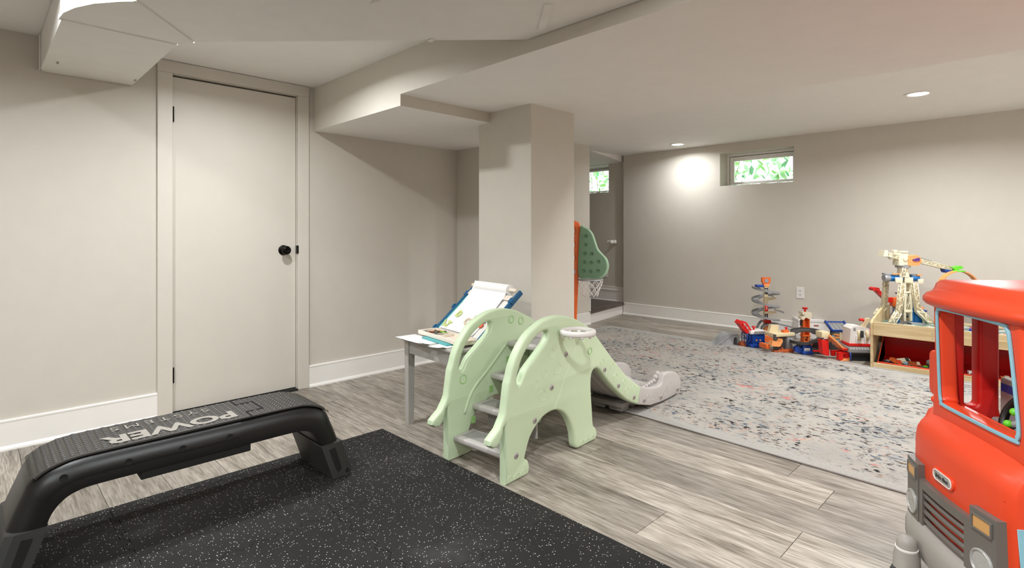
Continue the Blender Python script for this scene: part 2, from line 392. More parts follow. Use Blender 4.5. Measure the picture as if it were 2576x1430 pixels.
# duct
du = thing('air_duct', 'white-painted sheet metal air duct that runs along the ceiling and elbows into the left wall', 'duct', (-2.7, .44, 1.9))
DO = Vector((-2.7, .44, 1.9))
def dp(pts, z0, z1, name, m='duct'):
    bm = bmesh.new(); prism(bm, [(p[0] - DO.x, p[1] - DO.y) for p in pts], z0 - DO.z, z1 - DO.z, lambda u, v, d: (u, v, d)); return obj(name, bevel_all(bm, .002, 1), M[m], du)
dp([(-3.67, .245), (-2.716, .245), (-2.716, .637), (-3.67, .637)], 1.9, 2.075, 'duct_leg')
arc = [(-2.714, .2405), (-2.62, .247), (-2.53, .272), (-2.44, .314), (-2.36, .372), (-2.315, .415)]
dp(arc + [(-2.650, .678), (-2.714, .6375)], 1.9, 2.075, 'duct_elbow')
dp([(-2.313, .413), (-2.305, .405), (-1.10, 1.60), (-1.03, 1.685), (-1.61, 1.685), (-2.646, .682)], 1.902, 2.075, 'duct_run')
bm = bmesh.new()
for i in range(len(arc) - 1):
    a, b = Vector((*arc[i], 0)), Vector((*arc[i + 1], 0)); d = (b - a).normalized(); nrm = Vector((d.y, -d.x, 0)) * .006
    prism(bm, [tuple((p - DO)[:2]) for p in (a, b, b + nrm, a + nrm)], -.004, .012, lambda u, v, d: (u, v, d))
obj('seam_flange', bm, M['trim'], du)
def strip(a, b, wd, name, z=1.896):
    a = Vector((*a, 0)); b = Vector((*b, 0)); d = (b - a).normalized(); n_ = Vector((-d.y, d.x, 0)) * wd / 2; bm = bmesh.new()
    prism(bm, [tuple((p - DO)[:2]) for p in (a - n_, b - n_, b + n_, a + n_)], z - DO.z, z - DO.z + .01, lambda u, v, d: (u, v, d)); return obj(name, bevel_all(bm, .001, 1), M['duct'], du)
strip((-2.716, .243), (-2.732, .64), .012, 'seam_strip'); strip((-2.31, .41), (-2.648, .68), .010, 'seam_strip'); strip((-1.30, 1.475), (-1.485, 1.64), .030, 'seam_strip')
bm = BX(((-.95, -.20, .0), (-.93, -.19, .17)), ((-.93, -.2, 0), (-.91, -.196, .17))); obj('seam_strip', bm, M['duct'], du)
for (px, py) in ((145, 158), (340, 202)):
    p = onZ(px, py, 1.898) - DO; bm = BX(((p.x - .012, p.y - .004, -.006), (p.x + .012, p.y + .004, .001))); obj('clip', bm, M['screw'], du)
for (px, py) in ((943, 8), (1084, 101)):
    p = onZ(px, py, 1.899) - DO; bm = BX(((p.x - .014, p.y - .008, -.005), (p.x + .014, p.y + .008, .001))); obj('clip', bm, M['duct'], du)

# baseboards
def baseboard(name, a, b, nrm, h=.15, label=None, parent=None):
    a = Vector((*a, 0)); b = Vector((*b, 0)); n_ = Vector((*nrm, 0)).normalized(); bm = bmesh.new()
    prof = [(0, 0), (.022, 0), (.021, .009), (.015, .018), (.012, .022), (.012, h - .012), (.014, h - .011), (.014, h - .003), (.010, h), (0, h)]
    loft(bm, [[tuple(p + n_ * u + Vector((0, 0, v))) for u, v in prof] for p in (a, b)])
    return struct(name, bm, M['trim'], label, parent)
baseboard('baseboard_left', (XL, -1.9), (XL, .757), (1, 0), label='white baseboard left of the door')
baseboard('baseboard_left', (XL, 1.655), (XL, 2.977), (1, 0), label='white baseboard right of the door')
baseboard('baseboard_nook', (XL, 2.977), (-3.36, 2.977), (0, -1), label='white baseboard at the back of the nook')
baseboard('baseboard_stair', (XF, 3.09), (XF, 5.11), (1, 0), h=.14, label='white baseboard of the wall beside the stair landing')
baseboard('baseboard_back', (-4.045, YB), (2.6, YB), (0, -1), label='long white baseboard under the far wall')

# door
dr = thing('door_1', 'flat greige interior door with a black knob', 'door', (XL, DY0, 0)); dr['kind'] = 'structure'
W = DY1 - DY0
obj('door_slab', BX(((-.05, .006, .016), (-.014, W - .006, DZ - .014)), bev=.001), M['doorp'], dr)
def casing(n, a, b): return obj(n, BX((a, b), bev=.003), M['doorp'], dr)
casing('casing', (0, -.077, 0), (.016, .0, DZ)); casing('casing', (0, W, 0), (.016, W + .077, DZ))
bm = bmesh.new(); prism(bm, [(-.077, DZ), (W + .077, DZ), (W + .077, ZC - .003), (-.077, ZC - .003)], 0, .016, lambda u, v, d: (d, u, v)); obj('casing', bevel_all(bm, .003), M['doorp'], dr)
obj('jamb', BX(((-.12, -.001, 0), (0, .003, DZ)), ((-.12, W - .003, 0), (0, W + .001, DZ)), ((-.12, 0, DZ - .004), (0, W, DZ + .001))), M['doorp'], dr)
obj('threshold', BX(((-.12, .004, 0), (.03, W - .004, .012)), bev=.004), M['dark'], dr)
for z in (.235, 1.77):
    bm = BX(((-.012, -.003, z - .045), (.004, .010, z + .045))); tube(bm, [(.006, .002, z - .045), (.006, .002, z + .045)], .006, 8); obj('hinge', bm, M['blackmetal'], dr)
kn = thing('x', 'x', 'x'); bpy.data.objects.remove(kn)
rot = Matrix.Rotation(PI / 2, 4, 'Y'); rot.translation = Vector((-.014, .655, .955))
bm = bmesh.new(); lathe(bm, [(.0, 0), (.034, 0), (.034, .004), (.029, .010), (.016, .012), (.014, .030), (.024, .036), (.030, .046), (.029, .056), (.020, .063), (.010, .064), (.006, .060), (0, .060)], 32, rot, cap=False)
kb = obj('knob', bm, M['blackmetal'], dr, 60)
obj('strike_plate', BX(((-.012, W - .006, .93), (.0175, W + .004, .985)), bev=.002), M['blackmetal'], dr)

# window over the rug
def window(name, x0, x1, z0, z1, ywall, yin, label, frame=.05):
    wn = thing(name, label, 'window', (x0, yin, z0)); wn['kind'] = 'structure'; W_, H_ = x1 - x0, z1 - z0
    obj('outer_frame', BX(((0, -.02, 0), (.022, .05, H_)), ((W_ - .022, -.02, 0), (W_, .05, H_)), ((.022, -.02, 0), (W_ - .022, .05, .018)), ((.022, -.02, H_ - .022), (W_ - .022, .05, H_)), bev=.002), M['trim'], wn)
    f = frame; a, b = .028, .024
    obj('sash', BX(((a, 0, b), (a + f, .035, H_ - a)), ((W_ - a - f, 0, b), (W_ - a, .035, H_ - a)), ((a + f, 0, b), (W_ - a - f, .035, b + f * .55)), ((a + f, 0, H_ - a - f), (W_ - a - f, .035, H_ - a)), bev=.003), M['trim'], wn)
    obj('gasket', BX(((.022, .02, .018), (.028, .03, H_ - .022)), ((.022, .02, H_ - .028), (W_ - .022, .03, H_ - .022))), M['black'], wn)
    obj('pane', BX(((a + f - .004, .014, b + .01), (W_ - a - f + .004, .018, H_ - a - f + .004))), M['clear'], wn)
    obj('latch', BX(((W_ * .48, -.02, .012), (W_ * .56, 0, .026)), bev=.003), M['trim'], wn)
    return wn
window('window_1', -2.75, -1.96, 1.60, 1.972, YB, YB + .2, 'small high window with white sash showing green leaves, over the rug')
window('window_2', -4.97, -4.33, 1.617, 1.995, YA, YA + .2, 'small high window above the stair landing', .03)

# stair landing
bm = bmesh.new(); prism(bm, [(-3.885, 5.12), (-4.058, YB - .005), (-4.058, YA), (-5.5, YA), (-5.5, 5.12)], 0, .118, lambda u, v, d: (u, v, d))
struct('trim_1', bm, M['trim'], 'white riser under the dark stair landing')
ld = thing('stair_landing', 'dark stained wooden stair landing in the alcove, one step above the floor', 'landing', (-3.9, 5.2, .118)); LO = Vector((-3.9, 5.2, .118))
def lp(pts, z0, z1, n): bm = bmesh.new(); prism(bm, [(p[0] - LO.x, p[1] - LO.y) for p in pts], z0, z1, lambda u, v, d: (u, v, d)); return obj(n, bevel_all(bm, .004), M['stairwood'], ld)
lp([(-3.862, 5.095), (-4.03, YB - .012), (-4.06, YB - .012), (-4.09, YA - .004), (-4.16, YA - .004), (-3.99, 5.13), (-3.99, 5.095)], 0, .03, 'nosing')
for i in range(5):
    s = i * .17; lp([(-3.993 - s, 5.115), (-4.163 - s, YA - .002), (-4.33 - s, YA - .002), (-4.16 - s, 5.115)], 0, .029, 'board')
bmx = baseboard('baseboard_alcove', (-5.5, YA), (-4.06, YA), (0, -1), .30, 'white panelled baseboard along the stair landing'); bmx.location.z = .147
for v in bmx.data.vertices: v.co.z *= .64
bm = BX(((-4.10, YA - .03, .147), (-4.055, YA, .33)), ((-4.108, YA - .036, .30), (-4.05, YA, .325)), ((-4.108, YA - .036, .147), (-4.05, YA, .163)), ((-5.5, YA - .02, .285), (-4.1, YA, .30)), bev=.003); struct('trim_2', bm, M['trim'], 'white moulded skirting block at the end of the stair landing')
struct('trim_3', BX(((XF - .1, 5.112, .147), (XF + .004, 5.128, .30)), bev=.002), M['trim'], 'narrow white upright at the near end of the stair landing')

hr = thing('handrail', 'white rounded end of a stair handrail on the alcove wall', 'handrail', (-4.221, YA, .94))
bm = bmesh.new(); bmesh.ops.create_uvsphere(bm, u_segments=18, v_segments=12, radius=.03, matrix=Matrix.Translation((0, -.085, 0))); tube(bm, [(0, -.07, 0), (-.07, -.07, .0)], .02, 14); obj('rail', bm, M['trim'], hr, 60)
bm = bmesh.new(); lathe(bm, [(0, 0), (.026, 0), (.03, .012), (.026, .03), (.012, .036), (.012, .07), (0, .07)], 18, Matrix.Rotation(PI / 2, 4, 'X')); obj('bracket', bm, M['trim'], hr, 60)
ot = thing('light_switch', 'white electrical plate low on the shaded alcove wall behind the toy hoop', 'switch', tuple(onY(1524, 687, YA)))
obj('plate', BX(((-.035, -.006, -.055), (.035, 0, .055)), bev=.002), M['white'], ot); obj('toggle', BX(((-.006, -.014, -.012), (.006, -.006, .012)), bev=.002), M['white'], ot)

po = thing('power_outlet', 'white duplex power outlet on the far wall above the toys', 'outlet', (-1.898, YB, .448))
obj('plate', BX(((-.037, -.006, -.058), (.037, 0, .058)), bev=.002), M['white'], po)
for z in (-.02, .02):
    bm = bmesh.new(); lathe(bm, [(0, 0), (.017, 0), (.017, .003), (0, .003)], 20, Matrix.Translation((0, -.005, z)) @ Matrix.Rotation(PI / 2, 4, 'X')); rc = obj('receptacle', bm, M['white'], po, 40)
    obj('slot', BX(((-.008, -.0095, z - .001), (-.005, -.008, z + .009)), ((.005, -.0095, z - .001), (.008, -.008, z + .009)), ((-.002, -.0095, z - .011), (.002, -.008, z - .006))), M['dark'], rc)

# downlights
proto = None
for i, (x, y, z, wt, nm) in enumerate(LAMPS):
    lab = {'A': 'recessed ceiling light between the duct and the door', 'B': 'recessed ceiling light near the left wall before the duct', 'C': 'recessed ceiling light over the black mat',
           'D': 'small recessed ceiling light close to the far wall left of the window', 'E': 'larger glowing recessed ceiling light at the upper right', 'F': 'recessed ceiling light right of the toy table',
           'G': 'unseen fill downlight added right of the camera', 'H': 'unseen fill downlight added behind the camera', 'I': 'recessed ceiling light right of the toy truck', 'J': 'recessed ceiling light over the rug, hidden behind the low ceiling'}[nm]
    t = thing('recessed_light', lab, 'light', (x, y, z), 0, 'recessed ceiling lights')
    if proto is None:
        bm = bmesh.new(); lathe(bm, [(.068, 0), (.088, 0), (.09, -.004), (.07, -.007), (.062, -.003), (.062, 0)], 40, cap=False); a1 = obj('trim_ring', bm, M['trim'], t, 50)
        bm = bmesh.new(); lathe(bm, [(0, -.0035), (.064, -.0035), (.064, -.001), (0, -.001)], 32, cap=False); a2 = obj('diffuser', bm, M['lampglow'], t); proto = (a1, a2)
    else:
        for q in proto: c = q.copy(); C.objects.link(c); c.parent = t
    ld_ = bpy.data.lights.new('downlight', 'AREA'); ld_.shape = 'DISK'; ld_.size = .095; ld_.energy = wt; ld_.color = (.925, .965, .985); ld_.spread = R(162)
    lo = bpy.data.objects.new('lamp', ld_); C.objects.link(lo); lo.parent = t; lo.location = (0, 0, -.012)

# foliage outside the windows
def shrub(name, label, x0, x1, y0, y1, z0, z1, n, seed):
    rnd = random.Random(seed); t = thing(name, label, 'shrub', ((x0 + x1) / 2, y0, z0), 0)
    O_ = Vector(t.location); ms = [mat('leaf_bright', (170, 222, 140), .5, vary=.2), mat('leaf_pale', (206, 236, 206), .5, vary=.1), mat('leaf_dark', (130, 186, 150), .5, vary=.2)]
    bm = bmesh.new()
    for i in range(n):
        p = Vector((rnd.uniform(x0, x1), rnd.uniform(y0, y1), rnd.uniform(z0, z1))) - O_
        L = rnd.uniform(.03, .07); wd = L * .45
        mt = Matrix.Translation(p) @ Matrix.Rotation(rnd.uniform(0, 2 * PI), 4, 'Z') @ Matrix.Rotation(rnd.uniform(-.9, .9), 4, 'X') @ Matrix.Rotation(rnd.uniform(0, 2 * PI), 4, 'Y')
        vs = [bm.verts.new(mt @ Vector(q)) for q in ((-L, 0, 0), (-L * .3, 0, wd), (L * .5, .004, wd * .7), (L, .01, 0), (L * .5, .004, -wd * .7), (-L * .3, 0, -wd))]
        f = bm.faces.new(vs); f.material_index = rnd.choice((0, 0, 1, 1, 2))
    o = obj('leaves', bm, ms[0], t); o['kind'] = 'stuff'
    for q in ms[1:]: o.data.materials.append(q)
    bm = bmesh.new()
    for k in range(7):
        bm = bmesh.new()
        x = rnd.uniform(x0, x1) - O_.x; y = rnd.uniform(y0, y1) - O_.y; tube(bm, [(x, y, -.05), (x + rnd.uniform(-.1, .1), y, .1), (x + rnd.uniform(-.3, .3), y, z1 - z0)], .006, 5)
        obj('stem', bm, mat('bark', (120, 100, 80), .8), t)
shrub('shrub', 'leafy green shrub outside the window over the rug', -3.3, -1.5, YB + .55, YB + .95, 1.5, 2.35, 620, 3)
shrub('shrub', 'pale green shrub outside the window over the stair landing', -5.6, -4.0, YA + .6, YA + .95, 1.5, 2.3, 560, 5)
tag(obj('soil_bank', BX(((-7, 6.36, -.2), (2, 9, 1.5))), M['wellside']), 'bank of soil outside the basement windows', 'ground')['kind'] = 'structure'

# ------------------------------------------------------------------ rubber mat: interlocking tiles
mt_ = thing('rubber_floor_mat', 'black rubber gym mat of interlocking tiles with white flecks', 'mat', (-2.59, 1.58, 0))
TX0, TY0, TS = -2.545, .375, .602
def teeth(n, amp, L):   # offsets along an edge of length L
    out = [(0, 0)]
    for i in range(n):
        a, b = i * L / n, (i + 1) * L / n; s = amp if i % 2 == 0 else -amp; q = L / n
        if i in (0, n - 1): continue
        out += [(a + q * .16, 0), (a + q * .08, s), (b - q * .08, s), (b - q * .16, 0)]
    return out + [(L, 0)]
def tile(x0, y0, x1, y1, e):
    g = .0011; pts = []
    def side(ax, x, y, x2, y2, on):
        L = abs(x2 - x) + abs(y2 - y); d = 1 if (x2 - x) + (y2 - y) > 0 else -1
        prof = teeth(14, .011, L) if on else [(0, 0), (L, 0)]
        if d < 0: prof = prof[::-1]
        for s, o in prof[:-1]:
            pts.append((min(x, x2) + s, y + o) if ax == 'x' else (x + o, min(y, y2) + s))
    side('x', x0 + g, y0 + g, x1 - g, y0 + g, e[0]); side('y', x1 - g, y0 + g, x1 - g, y1 - g, e[1])
    side('x', x1 - g, y1 - g, x0 + g, y1 - g, e[2]); side('y', x0 + g, y1 - g, x0 + g, y0 + g, e[3])
    res = []
    for p in pts:
        if not res or (abs(p[0] - res[-1][0]) + abs(p[1] - res[-1][1])) > 1e-6: res.append(p)
    bm = bmesh.new(); prism(bm, [(p[0] + 2.59, p[1] - 1.58) for p in res], .0005, .012, lambda u, v, d: (u, v, d)); return bm
for i in range(0, 5):
    for j in range(-3, 2):
        x0, y0 = TX0 + i * TS, TY0 + j * TS
        obj('tile', tile(x0, y0, x0 + TS, y0 + TS, (1, 1, j < 1, 1)), M['rubber'], mt_)
for j in range(-3, 2): obj('border_strip', tile(TX0 - .045, TY0 + j * TS, TX0, TY0 + (j + 1) * TS, (0, 1, 0, 0)), M['rubber'], mt_)

# ------------------------------------------------------------------ rug
rg = thing('area_rug', 'large cream distressed rug with black, blue and coral flecks on the plank floor', 'rug', (0, 0, 0), R(-2.2))
ang = R(-2.2); cx = -.41 - (RUGW / 2) * math.cos(ang) + (RUGD / 2) * math.sin(-ang) ; cy = 2.72 - (RUGW / 2) * math.sin(ang) + (RUGD / 2) * math.cos(ang)
rg.location = (cx, cy, 0)
bm = bmesh.new(); bmesh.ops.create_grid(bm, x_segments=110, y_segments=80, size=.5)
for v in bm.verts:
    v.co.x *= RUGW; v.co.y *= RUGD; e = min(RUGW / 2 - abs(v.co.x), RUGD / 2 - abs(v.co.y))
    v.co.z = (.010 if e > .01 else .002) + .0015 * noise.noise(v.co * 30)
obj('pile', bm, M['rug'], rg, True)
bm = bmesh.new(); hx, hy = RUGW / 2, RUGD / 2
tube(bm, [(x, y, .006) for x, y in [(-hx, -hy), (hx, -hy), (hx, hy), (-hx, hy)]], .0055, 8, closed=True); obj('binding', bm, mat('rug_binding', (176, 172, 168), .9, bump=.8, bscale=300), rg, True)

# ------------------------------------------------------------------ elephant climber with slide
sl = thing('toddler_slide', 'mint green elephant-shaped climber with four grey steps and a grey slide', 'slide', (-1.656, 1.600, 0), R(3.5))
MYZ = lambda x: basis((0, 1, 0), (0, 0, 1), (1, 0, 0), (x, 0, 0))      # plane (u, v) -> local (y, z)
hook = [(-.003, .250), (-.012, .222), (-.025, .192), (-.047, .178), (-.070, .180), (-.090, .196), (-.087, .214), (-.063, .231), (-.034, .250), (-.006, .290)]
front = [(.008, .0), (.008, .12), (.008, .20), (.006, .258)] + hook + [(.004, .31), (.012, .36)]
top = [(.023, .425), (.036, .455), (.053, .501), (.088, .558), (.151, .619), (.217, .652), (.285, .674), (.377, .680), (.474, .664), (.554, .634), (.637, .594), (.690, .553), (.776, .474), (.897, .367), (1.026, .261), (1.179, .172)]
under = [(1.148, .074), (1.026, .126), (.911, .204), (.815, .282), (.737, .354), (.692, .369), (.661, .347), (.655, .280), (.666, .167), (.676, .085), (.700, .060), (.712, .030), (.700, .001)]
legs = [(.545, .001), (.516, .016), (.502, .089), (.463, .165), (.409, .217), (.346, .238), (.275, .232), (.217, .204), (.170, .163), (.142, .106), (.133, .078), (.155, .062), (.165, .030), (.155, .001)]
outl = front + crom(top, False, 3) + crom(under, False, 3) + crom(legs, False, 3)
hole = crom([(.092, .408), (.079, .432), (.093, .482), (.124, .535), (.179, .585), (.246, .618), (.290, .622), (.303, .603), (.285, .569), (.217, .519), (.142, .466), (.110, .420)], True, 3)
tip = crom([(1.179, .172), (1.294, .140), (1.400, .128), (1.448, .140), (1.470, .180), (1.500, .190), (1.561, .186), (1.630, .172), (1.690, .140), (1.716, .095), (1.708, .048), (1.670, .026), (1.469, .022), (1.294, .034)], False, 4) + [(1.148, .074)]
for xc, nm, sd in ((-.0225, 'near', 1), (-.3875, 'far', -1)):
    p = obj('side_panel', plate([outl, hole], .045, .011, MYZ(xc)), M['green'], sl, 40); xo = xc + sd * .0225; xi = xc - sd * .0225
    q = obj('slide_cheek', plate([tip], .042, .009, MYZ(xc)), M['greyp'], sl, 40)
    # pressed pentagon outlines and toe arcs on both faces, the seam across the belly
    bm = bmesh.new()
    for (cy_, cz, rr) in ((.32, .508, .026), (.367, .43, .030), (.27, .424, .020), (.198, .39, .024), (.255, .329, .030), (.756, .392, .020), (.853, .353, .018), (.89, .285, .022), (.982, .24, .016), (1.011, .185, .020), (1.083, .185, .015)):
        tube(bm, [(xo, cy_ + rr * math.cos(a), cz + rr * math.sin(a)) for a in [R(72 * k + 10) for k in range(5)]], .0013, 4, closed=True)
    for c0 in (.03, .075, .12, .57, .615, .66):
        tube(bm, [(xo, c0 + .02 * math.cos(a), .012 + .022 * math.sin(a)) for a in [R(18 * k) for k in range(11)]], .0013, 4)
    tube(bm, [(xo, .589, .616), (xo, .431, .38), (xo, .345, .245)], .0016, 4)
    o = obj('embossing', bm, M['green'], p); o['kind'] = 'stuff'
    bm = bmesh.new()
    for (cy_, cz, rr) in ((1.261, .091, .016), (1.319, .078, .016), (1.480, .075, .018), (1.545, .105, .028)):
        tube(bm, [(xo - sd * .0015, cy_ + rr * math.cos(a), cz + rr * math.sin(a)) for a in [R(60 * k + 10) for k in range(6)]], .0013, 4, closed=True)
    o = obj('embossing', bm, M['greyp'], q); o['kind'] = 'stuff'
    RX = Matrix.Rotation(sd * PI / 2, 4, 'Y')
    for (cy_, cz) in ((.071, .11), (.198, .23), (.323, .352), (.436, .488), (.782, .349), (.922, .234), (1.094, .131), (1.215, .086), (1.429, .057), (1.662, .055)):
        bm = bmesh.new(); lathe(bm, [(0, .0045), (.007, .0045), (.0125, .003), (.014, 0), (.014, -.004)], 20, Matrix.Translation((xo, cy_, cz)) @ RX, cap=False)
        b = obj('bolt', bm, M['screw'], sl, 50)
        bm = BX(((xo + sd * .0044, cy_ - .006, cz - .001), (xo + sd * .0052, cy_ + .006, cz + .001)), ((xo + sd * .0044, cy_ - .001, cz - .006), (xo + sd * .0052, cy_ + .001, cz + .006))); obj('slot', bm, M['tdark'], b)
    for (cy_, cz, rr) in ((.641, .471, .016), (.10, .369, .020), (.446, .616, .018), (.525, .599, .018), (.634, .553, .018)):
        for xs, s2 in ((xo, sd), (xi, -sd)):
            if s2 * sd > 0 and cy_ != .641: continue
            bm = bmesh.new(); lathe(bm, [(rr * 1.12, .001), (rr, .002), (rr * .9, -.001), (rr * .5, -.0005), (0, -.0005)], 20, Matrix.Translation((xs + s2 * .0004, cy_, cz)) @ Matrix.Rotation(s2 * PI / 2, 4, 'Y'), cap=False); obj('dimple', bm, M['hole'], sl, 50)
    for (cy_, cz) in ((.422, .409), (.294, .282), (.168, .158)):
        obj('socket', BX(((xi - sd * .001, cy_ - .014, cz - .017), (xi - sd * .0006 - sd * .0014, cy_ + .014, cz + .017)), bev=.0004), M['hole'], sl)
    g = crom([(.394, .504), (.265, .402), (.150, .314), (.095, .214)], False, 5); bm = bmesh.new()
    tube(bm, [(xi, y + .014, z - .014) for y, z in g], .009, 8, sq=.5); obj('rib', bm, M['green'], sl, True)
for i, (y0, y1, z) in enumerate(((.036, .170, .115), (.162, .296, .237), (.288, .425, .362), (.415, .62, .506))):
    t = obj('step', BX(((-.367, y0, z - .028), (-.043, y1, z)), bev=.009, seg=3), M['greyp'], sl, 40)
    obj('tread', BX(((-.335, y0 + .03, z), (-.075, y1 - .02, z + .0015)), bev=.0007), M['greyd'], t)
    if i: obj('riser', BX(((-.362, y1 - .03, z - .125 if i < 3 else z - .13), (-.048, y1 - .016, z - .026)), bev=.003), M['green'] if i == 3 else M['greyd'], sl)
# the chute between the cheeks
path = crom([(.60, .500), (.66, .492), (.72, .446), (.82, .352), (.95, .240), (1.08, .150), (1.20, .100), (1.34, .084), (1.50, .072), (1.66, .060)], False, 4)
cs = [(-.366, .075), (-.352, .012), (-.32, 0), (-.205, -.004), (-.09, 0), (-.058, .012), (-.044, .075), (-.046, -.012), (-.08, -.022), (-.205, -.026), (-.33, -.022), (-.364, -.012)]
bm = bmesh.new(); rings = []
for i, (y, z) in enumerate(path):
    a = path[max(0, i - 1)]; b = path[min(len(path) - 1, i + 1)]; d = Vector((0, b[0] - a[0], b[1] - a[1])).normalized(); nn = Vector((0, -d.z, d.y))
    lip = min(1, max(.25, (1.25 - y) / .4))
    rings.append([Vector((x, y, z)) + nn * (h * lip if h > .02 else h) for x, h in cs])
loft(bm, rings); obj('chute', bm, M['greyp'], sl, 35)
bm = bmesh.new()
for k, x in enumerate((-.30, -.25, -.16, -.11)):
    pts = [(x, y, z - .028) for y, z in path[6:26]]; tube(bm, pts, .006, 6)
o = obj('chute_rib', bm, M['greyd'], sl, True); o['kind'] = 'stuff'
obj('support_block', BX(((-.33, 1.10, .045), (-.08, 1.36, .075)), ((-.31, 1.13, .012), (-.22, 1.22, .046)), ((-.31, 1.25, .012), (-.22, 1.33, .046)), ((-.19, 1.13, .012), (-.10, 1.22, .046)), ((-.19, 1.25, .012), (-.10, 1.33, .046)), bev=.008), M['greyd'], sl, 40)
for x in (-.052, -.358):   # scalloped inner lip near the end of the slide
    bm = bmesh.new()
    for k in range(6): bmesh.ops.create_uvsphere(bm, u_segments=10, v_segments=6, radius=.014, matrix=Matrix.Translation((x, 1.27 + k * .032, .127 + k * .004)))
    for k in range(2): bmesh.ops.create_uvsphere(bm, u_segments=12, v_segments=8, radius=.018, matrix=Matrix.Translation((x, 1.452 + k * .03, .165 + k * .016)))
    o = obj('scallop', bm, M['greyp'], sl, True); o['kind'] = 'stuff'
hp = Matrix.Translation((.086, .410, .615))
bm = bmesh.new(); lathe(bm, [(.066, .006), (.082, .006), (.086, 0), (.085, -.013), (.080, -.018), (.069, -.016), (.064, -.004), (.066, .006)], 44, hp, cap=False); hq = obj('hoop', bm, M['white'], sl, 60)
bm = bmesh.new()
for k in range(9):
    a = R(40 * k); bmesh.ops.create_uvsphere(bm, u_segments=10, v_segments=6, radius=.011, matrix=hp @ Matrix.Translation((.070 * math.cos(a), .070 * math.sin(a), -.019)))
o = obj('net_knob', bm, M['white'], hq, True); o['kind'] = 'stuff'
obj('bracket', BX(((0, .385, .598), (.02, .435, .618)), bev=.004), M['white'], sl)

# ------------------------------------------------------------------ exercise deck (step bench)
bn = thing('exercise_deck', 'black moulded exercise step deck with grey lettering, standing on the rubber mat', 'exercise bench', (-2.37, .61, .012))
BZ = .012
half = [(.59, 0), (.54, .153), (.508, .235), (.487, .282), (.455, .312), (.41, .330), (.36, .338), (.25, .340), (0, .340)]
inn = [(.497, 0), (.447, .153), (.432, .190), (.41, .217), (.385, .233), (.35, .242), (.30, .244), (.2, .244), (0, .244)]
outer = half + [(-y, z) for y, z in half[-2::-1]]; inner = inn + [(-y, z) for y, z in inn[-2::-1]]
outer = crom(outer, False, 4); inner = crom(inner, False, 4)
def bench_ring(o_, i_, W0=.155, grow=0.0, frac=1.0, lo=0.0):
    o_ = Vector((0, o_[0], o_[1])); i_ = Vector((0, i_[0], i_[1])); d = o_ - i_; L = d.length; d.normalize()
    if lo: i_ = i_ + d * L * lo; L = L * (1 - lo)
    t = [(-W0, .0), (-W0, L - .055), (-W0 + .006, L - .035), (-W0 + .020, L - .016), (-W0 + .040, L - .004), (-W0 + .055, L)]
    pr = t + [(-x, h) for x, h in t[::-1]]
    return [Vector((x * (1 + grow), 0, 0)) + i_ + d * (h + (grow * .05 if h > .01 else 0)) for x, h in pr]
bm = bmesh.new(); loft(bm, [bench_ring(a, b) for a, b in zip(outer, inner)]); obj('body', bm, M['black'], bn, 35)
sel = [(a, b) for a, b in zip(outer, inner) if -.545 < a[0] < .175 and a[1] > .27]
bm = bmesh.new(); loft(bm, [bench_ring(a, b, .1555, .018, lo=.36) for a, b in sel]); obj('upper_shell', bm, M['black'], bn, 35)
for y in (-.405, -.235, -.075, .082):
    for s in (-1, 1):
        bm = bmesh.new(); lathe(bm, [(0, 0), (.007, 0), (.009, .001), (.011, .001), (.011, -.003)], 18, Matrix.Translation((s * .1585, y, .292)) @ Matrix.Rotation(s * PI / 2, 4, 'Y'), cap=False); obj('screw_hole', bm, M['dark'], bn, 50)
for s in (-1, 1):
    # grey foot caps with a recess
    bm = bmesh.new()
    rg_ = []
    for (yo, yi, z) in ((.592, .494, 0), (.590, .494, .006), (.543, .444, .150), (.541, .446, .154)):
        rg_.append([Vector((x, s * y, z)) for x, y in ((-.159, yi), (-.159, yo - .02), (-.145, yo), (.145, yo), (.159, yo - .02), (.159, yi), (.145, yi - .003), (-.145, yi - .003))])
    loft(bm, rg_); fc = obj('foot_cap', bm, mat('foot_rubber', (52, 52, 50), .55, bump=.2, bscale=500), bn, 30)
    for sx in (-1, 1):
        bm = bmesh.new(); prism(bm, [(s * .478, .130), (s * .505, .134), (s * .535, .036), (s * .521, .020), (s * .508, .042)], sx * .158, sx * .1605, lambda u, v, d: (d, u, v)); obj('recess', bm, M['dark'], fc)
        bm = bmesh.new(); lathe(bm, [(0, 0), (.009, 0), (.009, .002), (0, .002)], 16, Matrix.Translation((sx * .159, s * .562, .02)) @ Matrix.Rotation(sx * PI / 2, 4, 'Y')); obj('pin', bm, M['dark'], fc)
    bm = bmesh.new(); obj('grip', BX(((-.095, s * .56 - .012, .085), (.095, s * .56 + .012, .125)), bev=.004), M['dark'], fc)
# undertray
obj('undertray', BX(((-.12, -.20, .215), (.152, .16, .246)), bev=.004), M['dark'], bn)
